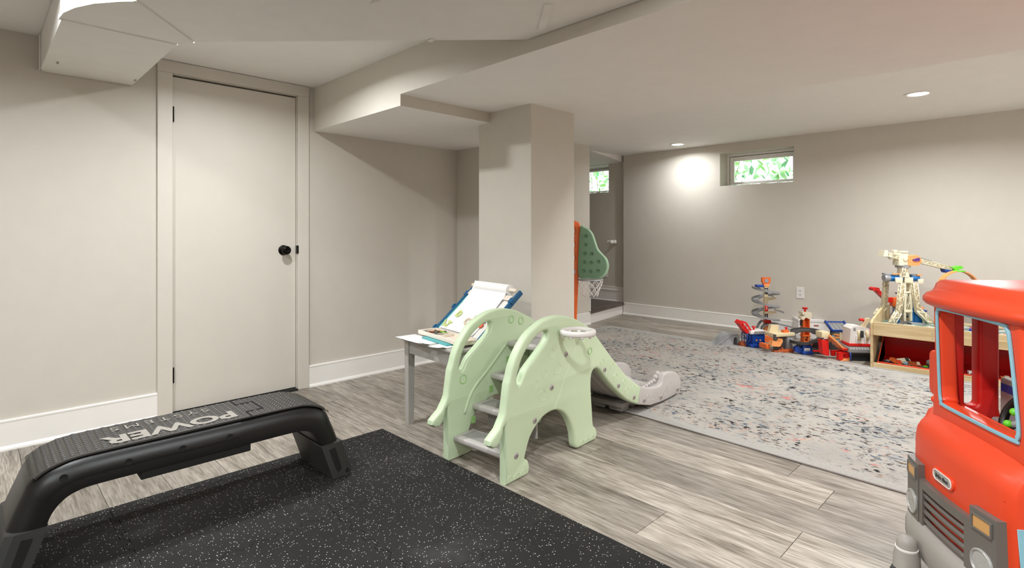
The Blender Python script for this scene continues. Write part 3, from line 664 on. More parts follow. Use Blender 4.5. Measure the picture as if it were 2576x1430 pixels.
# tread surface with raised ovals
tz = .0015
bm = bmesh.new()
strip_ = [(a, b) for a, b in zip(outer, inner) if a[1] > .292]
rr = []
for a, b in strip_:
    o_ = Vector((0, a[0], a[1])); d = (o_ - Vector((0, b[0], b[1]))).normalized()
    rr.append([o_ + d * h + Vector((x, 0, 0)) for x, h in ((-.128, -.004), (-.128, .0025), (-.122, .0045), (.122, .0045), (.128, .0025), (.128, -.004))])
loft(bm, rr); tp = obj('tread_pad', bm, mat('tread_rubber', (58, 55, 52), .42, bump=.2, bscale=600), bn, 30)
bm = bmesh.new(); L_ = [0]
for i in range(1, len(outer)): L_.append(L_[-1] + math.dist(outer[i], outer[i - 1]))
def at_len(s):
    for i in range(1, len(L_)):
        if L_[i] >= s:
            t = (s - L_[i - 1]) / (L_[i] - L_[i - 1]); a, b = outer[i - 1], outer[i]
            return Vector((0, a[0] + (b[0] - a[0]) * t, a[1] + (b[1] - a[1]) * t)), Vector((0, b[0] - a[0], b[1] - a[1])).normalized()
s = .30
row = 0
while s < L_[-1] - .30:
    p, d = at_len(s); nn = Vector((0, -d.z, d.y)); nn = nn if nn.z > 0 else -nn
    for k in range(12 - row % 2):
        x = -.116 + (k + .5 * (row % 2)) * .0211
        q = p + nn * .0045 + Vector((x, 0, 0)); ring = [q + Vector((math.cos(a) * .0052, 0, 0)) + d * (math.sin(a) * .0085) for a in [PI / 4 * j for j in range(8)]]
        rv = [bm.verts.new(v) for v in ring]; tv = [bm.verts.new(q + (v - q) * .55 + nn * .0022) for v in ring]; bm.faces.new(tv)
        for j in range(8): bm.faces.new((rv[j], rv[(j + 1) % 8], tv[(j + 1) % 8], tv[j]))
    s += .0215; row += 1
o = obj('tread_bump', bm, mat('tread_rubber', (58, 55, 52), .42), tp, True); o['kind'] = 'stuff'
M['print'] = mat('grey_print', (150, 144, 136), .5)
tm = lambda x, y: basis((0, -1, 0), (1, 0, 0), (0, 0, 1), (x, y, .3468))
obj('lettering', text_mesh('POWER', .118, .0006, tm(.058, -.078), 1.03, .004), M['print'], tp)
obj('lettering', text_mesh('SYSTEMS', .062, .0006, tm(-.064, -.093), 1.08, -.0006, 1.35), M['print'], tp)
bm = bmesh.new()
tube(bm, [(-.13, .17, .3455), (-.05, .17, .3455), (-.05, .235, .3455), (.07, .235, .3455), (.07, .17, .3455), (.13, .17, .3455)], .0022, 4); obj('seam_line', bm, M['dark'], tp)

# ------------------------------------------------------------------ small table with easel
tb = thing('childrens_table', 'small grey painted wooden table holding the tabletop easel', 'table', (-2.620, 1.716, 0), R(-2.5))
TZ, TWd, TDp = .487, .508, .50
obj('tabletop', BX(((0, 0, TZ - .018), (TWd, TDp, TZ)), bev=.006, seg=3), M['tabgrey'], tb, 40)
for (x, y) in ((.014, .014), (TWd - .056, .014), (.014, TDp - .056), (TWd - .056, TDp - .056)):
    bm = bmesh.new(); loft(bm, [[(x + .004, y + .004, 0), (x + .038, y + .004, 0), (x + .038, y + .038, 0), (x + .004, y + .038, 0)], [(x, y, TZ - .018), (x + .042, y, TZ - .018), (x + .042, y + .042, TZ - .018), (x, y + .042, TZ - .018)]])
    obj('leg', bevel_all(bm, .002), M['tabgrey'], tb)
for a, b in (((.05, .02, TZ - .088), (TWd - .05, .034, TZ - .018)), ((.05, TDp - .034, TZ - .088), (TWd - .05, TDp - .02, TZ - .018)), ((.02, .05, TZ - .088), (.034, TDp - .05, TZ - .018)), ((TWd - .034, .05, TZ - .088), (TWd - .02, TDp - .05, TZ - .018))):
    obj('apron', BX((a, b), bev=.002), M['tabgrey'], tb)

ea = thing('tabletop_easel', 'blue folding tabletop art easel with a roll of white paper', 'easel', (-2.563, 1.926, TZ), R(-7.4))
EW = .445; sn, cn = math.sin(R(40.5)), math.cos(R(40.5)); RL = .325
def ep(x, s, n_): return Vector((x, s * cn - n_ * sn, .032 + s * sn + n_ * cn))
EM = basis((1, 0, 0), (0, cn, sn), (0, -sn, cn), (0, 0, .032))
def ebox(nm, a, b, m, bev=.002, parent=None):
    bm = bmesh.new(); box(bm, a, b, bev, 2, EM); return obj(nm, bm, m, parent or ea)
for x in (0, EW):
    ebox('side_rail', (x - .009, -.01, -.016), (x + .009, RL + .03, .010), M['navy'])
    ebox('clip', (x - .016, RL * .80, -.012), (x + .016, RL * .80 + .035, .016), M['navy'], .004)
    for s_ in (0, .17):
        bm = bmesh.new(); sg = -1 if x == 0 else 1
        lathe(bm, [(0, 0), (.020, 0), (.022, .006), (.020, .016), (0, .016)], 18, Matrix.Translation(ep(x + sg * .009, s_, -.004)) @ Matrix.Rotation(sg * PI / 2, 4, 'Y')); obj('knob', bm, M['navy'], ea, 40)
    bm = bmesh.new(); a = ep(x, .21, -.02); tube(bm, [a, (x, .30, .006)], .008, 8); obj('rear_strut', bm, M['navy'], ea)
ebox('board', (.020, .0, -.004), (EW - .020, RL * .93, .002), M['white'])
ebox('board_edge', (.009, 0, -.006), (.020, RL * .95, .004), M['teal']); ebox('board_edge', (EW - .020, 0, -.006), (EW - .009, RL * .95, .004), M['teal'])
ebox('board_edge', (.020, RL * .93, -.006), (EW - .020, RL * .95, .004), M['teal'])
cb = ebox('cutter_bar', (.012, RL * .84, .006), (EW - .012, RL * .84 + .034, .014), M['pale'], .003)
obj('lettering', text_mesh('Melissa & Doug', .015, .0004, EM @ Matrix.Translation((EW * .5, RL * .84 + .017, .0145)), 1, .0003), M['tdark'], cb)
dowel = ep(0, RL + .015, .020)
bm = bmesh.new(); tube(bm, [dowel + Vector((.004, 0, 0)), dowel + Vector((EW - .004, 0, 0))], .011, 14); obj('dowel', bm, M['pale'], ea, 40)
pr = tag(obj('paper_roll', tube(bmesh.new(), [(0, 0, 0), (.32, 0, 0)], .029, 28), M['paper'], None, 40), 'roll of white drawing paper on the easel dowel', 'paper roll')
pr.matrix_world = Matrix.Translation(ea.location) @ Matrix.Rotation(R(-7.4), 4, 'Z') @ Matrix.Translation(dowel + Vector((.06, 0, 0)))
bm = bmesh.new(); sh = [ep(0, RL + .03, .045), ep(0, RL * .9, .016), ep(0, RL * .5, .006), ep(0, RL * .1, .006), ep(0, .004, .01)]
lo_ = [p - Vector((0, 0, .0012)) for p in sh]; loft(bm, [[p + Vector((x, 0, 0)) for p in sh + lo_[::-1]] for x in (.035, .375)])
obj('hanging_sheet', bm, M['paper'], pr); ps = C.objects['hanging_sheet']; ps.matrix_parent_inverse = Matrix(); ps.location = -(dowel + Vector((.06, 0, 0)))
# tray
def tr(x, y, z): return Vector((x, y, z))
bm = bmesh.new()
for a, b in (((.0, -.125, .012), (EW, -.112, .034)), ((.0, -.015, .012), (EW, -.003, .034)), ((0, -.112, .012), (.013, -.015, .034)), ((EW - .013, -.112, .012), (EW, -.015, .034)), ((.20, -.112, .012), (.21, -.015, .032)), ((.013, -.112, .012), (EW - .013, -.015, .016))): box(bm, a, b, .003)
obj('tray', bm, M['pale'], ea)
obj('teal_slide', BX(((.09, -.150, .001), (.36, -.06, .011)), bev=.004), M['teal'], ea)
# letters and clutter
def magnet(ch, x, s_, rotz, m, lab):
    base = Matrix.Translation(ea.location) @ Matrix.Rotation(R(-7.4), 4, 'Z')
    o = tag(obj('magnetic_letter', text_mesh(ch, .062, .0022, Matrix(), 1, .003), m), lab, 'letter', 'magnetic letters on the easel')
    o.matrix_world = base @ EM @ Matrix.Translation((x, s_, .0105)) @ Matrix.Rotation(R(rotz), 4, 'Z')
M['lmag'] = mat('lime_letter', (196, 208, 132), .5); M['tmag'] = mat('tan_letter', (206, 190, 166), .5); M['omag'] = mat('orange_letter', (240, 96, 52), .5)
magnet('D', .105, .118, -12, M['lmag'], 'lime green magnetic letter D on the easel paper')
magnet('O', .235, .082, -10, M['tmag'], 'tan magnetic letter O in the middle of the easel')
magnet('M', .285, .105, -8, M['tmag'], 'tan magnetic letter M beside the letter O')
magnet('L', .052, .040, 20, M['lmag'], 'lime green magnetic letter L at the lower left of the easel')
magnet('T', .088, .034, -8, M['lmag'], 'lime green magnetic letter T at the lower left of the easel')
magnet('S', .375, .085, 15, M['omag'], 'orange magnetic letter at the lower right of the easel')
rnd = random.Random(4)
base = Matrix.Translation(ea.location) @ Matrix.Rotation(R(-7.4), 4, 'Z')
for i in range(11):
    ch = 'KXEFHRZAVNY'[i]; mm = (M['tdark'], M['tdark'], M['tdark'], M['orange'], M['tdark'], M['lmag'], M['tdark'], M['tdark'], M['orange'], M['tdark'], M['lime'])[i]
    cn_ = {'K': 'black'}.get(ch)
    col = {M['tdark']: 'black', M['orange']: 'orange', M['lmag']: 'pale green', M['lime']: 'lime'}[mm]
    o = tag(obj('magnetic_letter', text_mesh(ch, .048, .002, Matrix(), 1, .003), mm), 'small %s magnetic letter %s lying in the easel tray' % (col, ch), 'letter', 'magnetic letters in the easel tray')
    o.matrix_world = base @ Matrix.Translation((.035 + i * .0148, -.065 + rnd.uniform(-.022, .022), .021 + .002 * i)) @ Matrix.Rotation(rnd.uniform(-.35, .35), 4, 'X') @ Matrix.Rotation(rnd.uniform(0, 6), 4, 'Z')
for i, (x, y, rz, lab) in enumerate(((.10, -.17, 3, 'sheet of white paper lying at the front of the grey table'), (.12, -.155, -9, 'second sheet of white paper with a curled corner on the grey table'), (.34, -.16, 14, 'small white paper scrap near the right corner of the grey table'))):
    w2, d2 = ((.15, .065), (.13, .075), (.055, .05))[i]; bm = bmesh.new(); bmesh.ops.create_grid(bm, x_segments=12, y_segments=8, size=.5)
    for v in bm.verts:
        cu_ = max(0, v.co.x * .5 - v.co.y * .8 - .35); v.co = Vector((v.co.x * 2 * w2, v.co.y * 2 * d2, .0006 + .0007 * i + cu_ * cu_ * .12))
    bmesh.ops.solidify(bm, geom=bm.faces[:], thickness=.0004)
    o = tag(obj('paper_sheet', bm, M['paper'], None, True), lab, 'paper', 'papers on the small table'); o.matrix_world = base @ Matrix.Translation((x, y, 0)) @ Matrix.Rotation(R(rz), 4, 'Z')

# ------------------------------------------------------------------ ride-in toy truck at the right
tk = thing('toy_truck', 'big red plastic ride-in toy truck with dark grille and light blue trim at the right', 'toy truck', (-.211, 1.973, 0), R(-55.65))
def tprism(nm, pts, a, b, m, ax='y', bev=.004, parent=None, smooth=40):
    bm = bmesh.new(); mp = {'y': lambda u, v, d: (u, d, v), 'x': lambda u, v, d: (d, u, v), 'z': lambda u, v, d: (u, v, d)}[ax]
    prism(bm, pts, a, b, mp)
    if bev: bevel_all(bm, bev, 2)
    return obj(nm, bm, M[m], parent or tk, smooth)
def bow(x, w=.22, d=.022): return -d * (1 - (x / w) ** 2)
# hood: lofted across the width, bowed to the front, crown rounded
bm = bmesh.new(); rings = []
xs = [-.225, -.222, -.214, -.195, -.15, -.08, 0, .08, .15, .195, .214, .222, .225]
for x in xs:
    b = bow(x, .235); e = max(0, (abs(x) - .19) / .035); s_ = e * e * .012
    prof = [(.11, .16), (b + .012 + s_, .16), (b + .004 + s_, .25), (b + .000 + s_, .36), (b + .001 + s_, .435 - s_), (b + .006 + s_, .464 - s_), (b + .018 + s_, .484 - s_), (b + .036, .496 - s_), (.045, .522 - s_), (.075, .540 - s_), (.11, .545 - s_)]
    rings.append([(x, y, z) for y, z in prof])
loft(bm, rings); obj('hood', bm, M['red'], tk, 50)
bm = bmesh.new(); tube(bm, [(x, bow(x, .235) + .0035, .415) for x in (-.205, -.15, -.08, 0, .08, .15, .205)], .0012, 4); obj('crease_line', bm, M['redd'], tk)
# cab front with the windshield opening
MXZ = lambda y: basis((1, 0, 0), (0, 0, 1), (0, -1, 0), (0, y, 0))
face = crom([(-.190, .50), (-.182, .62), (-.178, .75), (-.184, .85), (-.17, .895), (0, .90), (.19, .895), (.204, .85), (.206, .75), (.220, .62), (.224, .50)], False, 3)
def rr(x0, z0, x1, z1, r, n=5):
    out = []
    for cx_, cz_, a0 in ((x1 - r, z1 - r, 0), (x0 + r, z1 - r, 90), (x0 + r, z0 + r, 180), (x1 - r, z0 + r, 270)):
        out += [(cx_ + r * math.cos(R(a0 + 90 * k / n)), cz_ + r * math.sin(R(a0 + 90 * k / n))) for k in range(n + 1)]
    return out
win = crom([(-.151, .80), (-.147, .830), (-.120, .840), (.120, .838), (.150, .828), (.160, .80), (.176, .70), (.190, .60), (.186, .570), (.160, .560), (-.105, .556), (-.130, .566), (-.138, .600)], True, 3)
wcx, wcz = .015, .70
wo = [(wcx + (a - wcx) * 1.045, wcz + (b - wcz) * 1.055) for a, b in win]; wi = [(wcx + (a - wcx) * .995, wcz + (b - wcz) * .99) for a, b in win]
obj('cab_front', plate([face, win], .05, .012, MXZ(.060)), M['red'], tk, 40)
obj('windshield_trim', plate([wo, wi], .006, .001, MXZ(.033)), M['sky'], tk, 40)
# side walls: pillars and doors
def side_wall(x, sgn):
    side = [(.07, .18), (1.02, .18), (1.04, .60), (1.02, .88), (.07, .88), (.06, .60)]
    h1 = rr(.112, .545, .150, .86, .012); h2 = rr(.205, .50, .56, .845, .04); h3 = rr(.64, .50, .95, .845, .04)
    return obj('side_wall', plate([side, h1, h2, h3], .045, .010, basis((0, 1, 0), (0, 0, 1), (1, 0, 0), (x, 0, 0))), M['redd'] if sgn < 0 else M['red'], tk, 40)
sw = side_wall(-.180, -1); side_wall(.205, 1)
bm = bmesh.new(); bmesh.ops.create_uvsphere(bm, u_segments=14, v_segments=10, radius=.011, matrix=Matrix.Translation((-.198, .20, .70))); obj('peg', bm, M['redd'], tk, True)
obj('cab_back', plate([rr(-.2, .18, .225, .88, .03), rr(-.14, .5, .165, .84, .04)], .04, .008, MXZ(1.02)), M['red'], tk, 40)
# roof with a rounded lip and a raised centre
bm = bmesh.new(); rings = []
for x, k in ((-.236, 0), (-.232, .6), (-.215, .9), (-.17, 1), (-.06, 1.03), (.08, 1.03), (.19, 1), (.235, .9), (.252, .6), (.256, 0)):
    y0 = .012 + .03 * (1 - k) + .10 * (x / .26) ** 4 * .3; h = .045 * k
    rings.append([(x, y0 + .022, .842), (x, y0 + .004, .850), (x, y0 - .006, .862), (x, y0 - .006, .874), (x, y0 + .004, .880 + .15 * h), (x, y0 + .020, .883 + .22 * h), (x, y0 + .027, .884 + .45 * h), (x, y0 + .032, .884 + .8 * h), (x, y0 + .046, .886 + h), (x, .9, .886 + h * 1.1), (x, 1.05, .880 + h * .6), (x, 1.08, .868), (x, 1.06, .842)])
loft(bm, rings); obj('roof', bm, M['red'], tk, 60)
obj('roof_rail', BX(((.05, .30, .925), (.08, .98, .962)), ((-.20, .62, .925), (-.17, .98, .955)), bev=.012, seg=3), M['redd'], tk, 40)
# mirror flap with its ball pivot
obj('side_mirror', plate([rr(-.035, -.072, .035, .072, .020)], .020, .007, MXZ(.078) @ Matrix.Translation((-.236, .622, 0))), M['red'], tk, 40)
bm = bmesh.new(); bmesh.ops.create_uvsphere(bm, u_segments=14, v_segments=10, radius=.012, matrix=Matrix.Translation((-.200, .052, .548))); obj('mirror_pivot', bm, M['red'], tk, True)
# grille with bars, lamp housings
gp = []
def bowed(nm, x0, x1, z0, z1, y0, y1, m, parent=None, n=8, bev=.003, tilt=0):
    bm = bmesh.new(); rg2 = []
    for i in range(n + 1):
        x = x0 + (x1 - x0) * i / n; b = bow(x, .235); rg2.append([(x, b + y0, z0), (x, b + y0, z1), (x, b + y1, z1), (x, b + y1, z0)])
    for q in rg2: q[:] = [(u, v + .012, w_ - .026) for u, v, w_ in q]
    loft(bm, rg2); bevel_all(bm, bev, 2, 40); return obj(nm, bm, M[m], parent or tk, 40)
gr = bowed('grille_frame', -.122, .122, .328, .352, -.028, .02, 'grille'); bowed('grille_frame', -.122, .122, .196, .216, -.028, .02, 'grille')
bowed('grille_frame', -.122, -.100, .216, .328, -.028, .02, 'grille', n=2); bowed('grille_frame', .100, .122, .216, .328, -.028, .02, 'grille', n=2)
bowed('grille_back', -.105, .105, .21, .33, -.004, .02, 'redd')
for z in (.211, .236, .261, .285):
    bm = bmesh.new(); tube(bm, [(x, bow(x, .235) - .008, z) for x in [-.108 + .216 * k / 8 for k in range(9)]], .0072, 8); obj('grille_bar', bm, M['grille'], tk, True)
for s_ in (-1, 1):
    x0, x1 = (.124, .208) if s_ > 0 else (-.208, -.124)
    h = bowed('lamp_housing', x0, x1, .185, .392, -.030, .02, 'grille', n=3, bev=.005)
    bx = s_ * .166; by = bow(bx, .235) - .030; an = s_ * math.atan(2 * .022 * .166 / .235 ** 2)
    FM = Matrix.Translation((bx, by + .011, -.026)) @ Matrix.Rotation(an, 4, 'Z')
    bm = bmesh.new(); box(bm, (-.028, -.0015, .345), (.028, .003, .376), .001, 2, FM); obj('turn_signal', bm, M['amber'], h)
    bm = bmesh.new()
    for a_, b_ in (((-.032, -.004, .341), (.032, .002, .345)), ((-.032, -.004, .376), (.032, .002, .380)), ((-.032, -.004, .345), (-.028, .002, .376)), ((.028, -.004, .345), (.032, .002, .376))): box(bm, a_, b_, .0008, 1, FM)
    obj('signal_frame', bm, M['grille'], h)
    bm = bmesh.new(); lathe(bm, [(0, .001), (.008, .004), (.016, .001), (.022, .003), (.029, .001), (.033, .005), (.036, .003), (.036, -.002)], 30, FM @ Matrix.Translation((0, 0, .262)) @ Matrix.Rotation(PI / 2, 4, 'X'), cap=False); obj('headlight', bm, M['chrome'], h, 50)
# badge
def on_bow(x, z, off): b = bow(x, .235); an = math.atan(2 * .022 * x / .235 ** 2); return Matrix.Translation((x, b + off, z)) @ Matrix.Rotation(an, 4, 'Z') @ Matrix.Rotation(PI / 2, 4, 'X')
BMx = on_bow(-.015, .372, .001)
bd = obj('badge', plate([rr(-.052, -.019, .052, .019, .0185)], .009, .002, BMx), M['red'], tk, 40)
obj('badge_rim', plate([rr(-.046, -.0155, .046, .0155, .015), rr(-.042, -.0125, .042, .0125, .012)], .002, .0004, BMx @ Matrix.Translation((0, 0, .005))), M['trim'], bd)
obj('badge_plate', plate([rr(-.040, -.0115, .040, .0115, .0112)], .002, .0004, BMx @ Matrix.Translation((0, 0, .0045))), M['bumper'], bd)
obj('lettering', text_mesh('little tikes', .0155, .0004, BMx @ Matrix.Translation((0, 0, .006)), 1, .0004), M['tdark'], bd)
# bumper and casters
bm = bmesh.new(); rg2 = []
for i in range(15):
    x = -.24 + .48 * i / 14; b = bow(x, .25, .032) - .022 + .05 * max(0, (abs(x) - .2) / .04) ** 2; h = .008 * (abs(x) > .22)
    rg2.append([(x, b + .10, .105 + h), (x, b + .03, .09 + h), (x, b + .006, .10 + h), (x, b, .125 + h), (x, b, .165 - h), (x, b + .008, .188 - h), (x, b + .024, .196 - h), (x, b + .10, .196 - h)])
loft(bm, rg2); obj('bumper', bm, M['bumper'], tk, 50)
obj('chassis', BX(((-.20, .0, .07), (.22, 1.0, .19)), bev=.02), M['bumper'], tk, 40)
for x, y in ((-.085, -.083), (.16, -.083), (-.16, .86), (.18, .86)):
    bm = bmesh.new(); lathe(bm, [(0, .165), (.012, .164), (.022, .158), (.026, .145), (.027, .132), (.034, .105), (.036, .06), (0, .06)], 26, Matrix.Translation((x, y, 0)), cap=False); cs_ = obj('caster', bm, M['bumper'], tk, 50)
    bm = bmesh.new(); lathe(bm, [(.0272, .120), (.0285, .120), (.0292, .130), (.0272, .131)], 26, Matrix.Translation((x, y, 0)), cap=False); obj('caster_ring', bm, M['trim'], cs_, 50)
    bm = bmesh.new(); lathe(bm, [(0, -.016), (.040, -.016), (.044, -.010), (.044, .010), (.040, .016), (0, .016)], 26, Matrix.Translation((x, y, .044)) @ Matrix.Rotation(PI / 2, 4, 'Y')); obj('wheel', bm, M['tdark'], cs_, 50)
obj('side_sticker', plate([[(.02, .22), (.08, .23), (.09, .36), (.01, .36)]], .002, .0005, basis((0, 1, 0), (0, 0, 1), (1, 0, 0), (.2265, 0, 0))), M['sky'], tk)
# dashboard, display and wheel inside the cab
obj('dashboard', BX(((-.155, .20, .36), (.17, .30, .640)), ((-.155, .175, .36), (.17, .21, .52)), bev=.010, seg=3), M['greyd'], tk, 40)
obj('seat', BX(((-.14, .60, .19), (.16, .95, .36)), ((-.14, .86, .36), (.16, .95, .62)), bev=.03, seg=3), M['greyd'], tk, 40)
dsp = obj('display_panel', BX(((-.145, .1985, .600), (.10, .2005, .624)), bev=.0005), M['blue'], tk)
obj('lettering', text_mesh('62', .020, .0004, basis((1, 0, 0), (0, 0, 1), (0, -1, 0), (-.040, .1975, .612))), M['trim'], dsp)
SM = Matrix.Translation((.035, .145, .560)) @ Matrix.Rotation(R(70), 4, 'X')
bm = bmesh.new(); tube(bm, [SM @ Vector((.072 * math.cos(R(15 * k)), .072 * math.sin(R(15 * k)), 0)) for k in range(24)], .011, 10, closed=True); stw = obj('steering_wheel', bm, M['black'], tk, True)
bm = bmesh.new()
for a in (90, 210, 330): tube(bm, [SM @ Vector((0, 0, 0)), SM @ Vector((.07 * math.cos(R(a)), .07 * math.sin(R(a)), 0))], .010, 8)
obj('spoke', bm, M['greyd'], stw, True)
bm = bmesh.new(); tube(bm, [SM @ Vector((0, 0, 0)), (.035, .21, .54)], .016, 10); obj('column', bm, M['black'], stw, True)
for a, r_ in ((90, .03), (210, .04), (330, .04), (150, .035)):
    bm = bmesh.new(); bmesh.ops.create_uvsphere(bm, u_segments=12, v_segments=8, radius=.011, matrix=SM @ Matrix.Translation((r_ * math.cos(R(a)), r_ * math.sin(R(a)), .010))); obj('button', bm, M['lime'], stw, True)

# ------------------------------------------------------------------ toy builder: sizes taken from the photograph, real metres in the room
class Toy:
    def __init__(s, name, label, cat, px, py, z=0, rz=0, group=None):
        g = onZ(px, py, z); s.k = (g - _c).dot(_f) / FL; s.px, s.py = px, py
        s.e = thing(name, label, cat, g, R(YAW + rz), group); s.z = z
    def x(s, px): return (px - s.px) * s.k
    def h(s, py): return (s.py - py) * s.k
    def P(s, px, py, d=0): return Vector((s.x(px), d, s.h(py)))
    def box(s, nm, x0, y0, x1, y1, d0, d1, m, bev=.002, parent=None, mt=None):
        bm = bmesh.new(); box(bm, (s.x(x0), d0, s.h(y1)), (s.x(x1), d1, s.h(y0)), bev, 2, mt); return obj(nm, bm, M[m], parent or s.e, 40)
    def poly(s, nm, pts, d0, d1, m, bev=.0015, parent=None, mt=None):
        bm = bmesh.new(); prism(bm, [(s.x(a), s.h(b)) for a, b in pts], d0, d1)
        if bev: bevel_all(bm, bev, 1)
        if mt is not None: bmesh.ops.transform(bm, matrix=mt, verts=bm.verts)
        return obj(nm, bm, M[m], parent or s.e, 40)
    def tube(s, nm, pts, r, m, sides=8, parent=None, closed=False):
        bm = bmesh.new(); tube(bm, [s.P(*p) for p in pts], r, sides, closed); return obj(nm, bm, M[m], parent or s.e, True)
    def cyl(s, nm, px, y0, y1, r, m, d=0, r2=None, parent=None, n=18):
        bm = bmesh.new(); r2 = r if r2 is None else r2; a, b = s.h(y1), s.h(y0)
        lathe(bm, [(0, a), (r, a), (r2, b), (0, b)], n, Matrix.Translation((s.x(px), d, 0)), cap=False); return obj(nm, bm, M[m], parent or s.e, 40)
    def disc(s, nm, px, py, r, d0, d1, m, parent=None, n=18):     # cylinder lying towards the viewer
        bm = bmesh.new(); lathe(bm, [(0, -d0), (r, -d0), (r, -d1), (0, -d1)], n, Matrix.Translation((s.x(px), 0, s.h(py))) @ Matrix.Rotation(PI / 2, 4, 'X'), cap=False); return obj(nm, bm, M[m], parent or s.e, 40)
    def text(s, t, px, py, size, d, m, parent=None):
        return obj('lettering', text_mesh(t, size, .0004, basis((1, 0, 0), (0, 0, 1), (0, -1, 0), (s.x(px), d, s.h(py)))), M[m], parent or s.e)
    def truss(s, nm, a, b, w, n, d0, d1, m, parent=None, r=.0022, fill=None):
        """lattice beam between two photo points"""
        bm = bmesh.new(); A, B = s.P(*a), s.P(*b); t = (B - A).normalized(); q = Vector((-t.z, 0, t.x)) * w / 2
        for dd in (d0, d1):
            D_ = Vector((0, dd, 0))
            tube(bm, [A - q + D_, B - q + D_], r, 4); tube(bm, [A + q + D_, B + q + D_], r, 4)
            for i in range(n):
                u0, u1 = A + (B - A) * (i / n), A + (B - A) * ((i + 1) / n)
                tube(bm, [u0 + D_ + (q if i % 2 else -q), u1 + D_ - (q if i % 2 else -q)], r * .8, 4)
        for i in range(n + 1):
            u = A + (B - A) * (i / n)
            for g in (-q, q): tube(bm, [u + g + Vector((0, d0, 0)), u + g + Vector((0, d1, 0))], r * .8, 4)
        o = obj(nm, bm, M[m], parent or s.e, True)
        if fill:
            bm = bmesh.new(); D0, D1 = Vector((0, (d0 + d1) / 2 - .003, 0)), Vector((0, d1, 0))
            loft(bm, [[A - q + D0, B - q + D0, B + q + D0, A + q + D0], [A - q + D1, B - q + D1, B + q + D1, A + q + D1]]); obj('web_plate', bm, M[fill], o)
        return o

# toy basketball stand behind the pillar
t = Toy('toy_basketball_stand', 'orange toy basketball stand with a green cloud backboard behind the pillar', 'toy hoop', 1437, 978, z=.012)
k = t.k
pole = [(1413, 982), (1424, 800), (1422, 640), (1421, 575), (1428, 558), (1445, 555), (1458, 560), (1462, 575), (1459, 640), (1452, 800), (1448, 982)]
holes_ = [rr(t.x(1440), t.h(y + 14), t.x(1447), t.h(y), .004) for y in (574, 610, 642)]
obj('pole', plate([[(t.x(a), t.h(b)) for a, b in pole]] + holes_, .045, .008, basis((1, 0, 0), (0, 0, 1), (0, -1, 0), (0, .03, 0))), M['orange'], t.e, 40)
t.box('base', 1400, 970, 1496, 982, -.06, .14, 'orange', .012)
cl = crom([(1461, 571), (1470, 571), (1481, 577), (1490, 589), (1496, 607), (1503, 627), (1513, 639), (1523, 651), (1527, 668), (1523, 685), (1514, 696), (1501, 701), (1480, 700), (1457, 698), (1456, 640)], True, 3)
RZ = Matrix.Translation((t.x(1457), 0, 0)) @ Matrix.Rotation(R(-22), 4, 'Z') @ Matrix.Scale(1.07, 4, (1, 0, 0)) @ Matrix.Translation((-t.x(1457), 0, 0))
bb = obj('backboard', plate([[(t.x(a), t.h(b)) for a, b in cl]], .036, .008, RZ @ basis((1, 0, 0), (0, 0, 1), (0, -1, 0), (0, .0, 0))), M['sagel'], t.e, 40)
cl2 = [(1461 + (a - 1461) * .93 + 1, 640 + (b - 640) * .95) for a, b in cl]
obj('board_face', plate([[(t.x(a), t.h(b)) for a, b in cl2]], .004, .001, RZ @ basis((1, 0, 0), (0, 0, 1), (0, -1, 0), (0, -.0195, 0))), M['sage'], bb, 40)
for (X_, Y_) in ((190, 727), (187, 802), (181, 875), (237, 878), (177, 949), (232, 952), (291, 943), (172, 1023), (227, 1027), (287, 1019)):
    a, b = 1420 + X_ / 3.406, 380 + Y_ / 3.406
    bm = bmesh.new(); lathe(bm, [(0, .001), (.007, .001), (.009, .003), (.012, .002), (.0125, -.002)], 16, RZ @ Matrix.Translation((t.x(a), -.0215, t.h(b))) @ Matrix.Rotation(PI / 2, 4, 'X'), cap=False); obj('dot', bm, M['saged'], bb, 50)
hc = Vector((t.x(1484), -.02, t.h(703))); r0 = 30 * k
t_h = obj('hoop', tube(bmesh.new(), [hc + Vector((r0 * math.cos(R(15 * j)), r0 * math.sin(R(15 * j)), 0)) for j in range(24)], .006, 8, closed=True), M['silver'], t.e, True)
bm = bmesh.new(); NS = 10
for j in range(NS):
    for sg in (-1, 1):
        pts = []
        for q in range(9):
            u = q / 8; a = 2 * PI * (j + sg * u * 2.0) / NS; rr_ = r0 * (1 - .36 * u + .05 * math.sin(6 * u)); pts.append(hc + Vector((rr_ * math.cos(a), rr_ * math.sin(a), -u * 42 * k)))
        tube(bm, pts, .0022, 5)
o = obj('net', bm, M['white'], t_h, True); o['kind'] = 'stuff'
t.disc('bolt', 1441, 684, .018, -.005, .008, 'silver')

# ------------------------------------------------------------------ toys along the far wall, left to right
t = Toy('toy_stone_ramp', 'small grey stone-textured toy ramp with an arched tunnel, leftmost toy by the rug', 'toy ramp', 1820, 868, rz=12)
bod = [(1783, 869), (1792, 866), (1800, 861), (1809, 852), (1818, 844), (1830, 838), (1850, 839), (1856, 848), (1858, 869)]
arch = [(1839, 868.4), (1840, 852), (1843, 848), (1847, 847), (1850, 851), (1851, 868.4)]
ring = bod[:-1] + [(1858, 869), (1851.5, 869), (1850, 851), (1847, 847), (1843, 848), (1840, 852), (1839, 869)]
t.poly('ramp_body', ring, -.05, .07, 'stone', .003); t.poly('tunnel_shade', [(1839, 869), (1851, 869), (1851, 848), (1839, 848)], .05, .06, 'tdark')  # dark sheet closing the arch, shade of the inside put into its colour
t.poly('kerb', [(1783, 870), (1832, 838), (1850, 838), (1850, 841), (1832, 842), (1790, 869)], -.062, -.05, 'tgrey', .002)

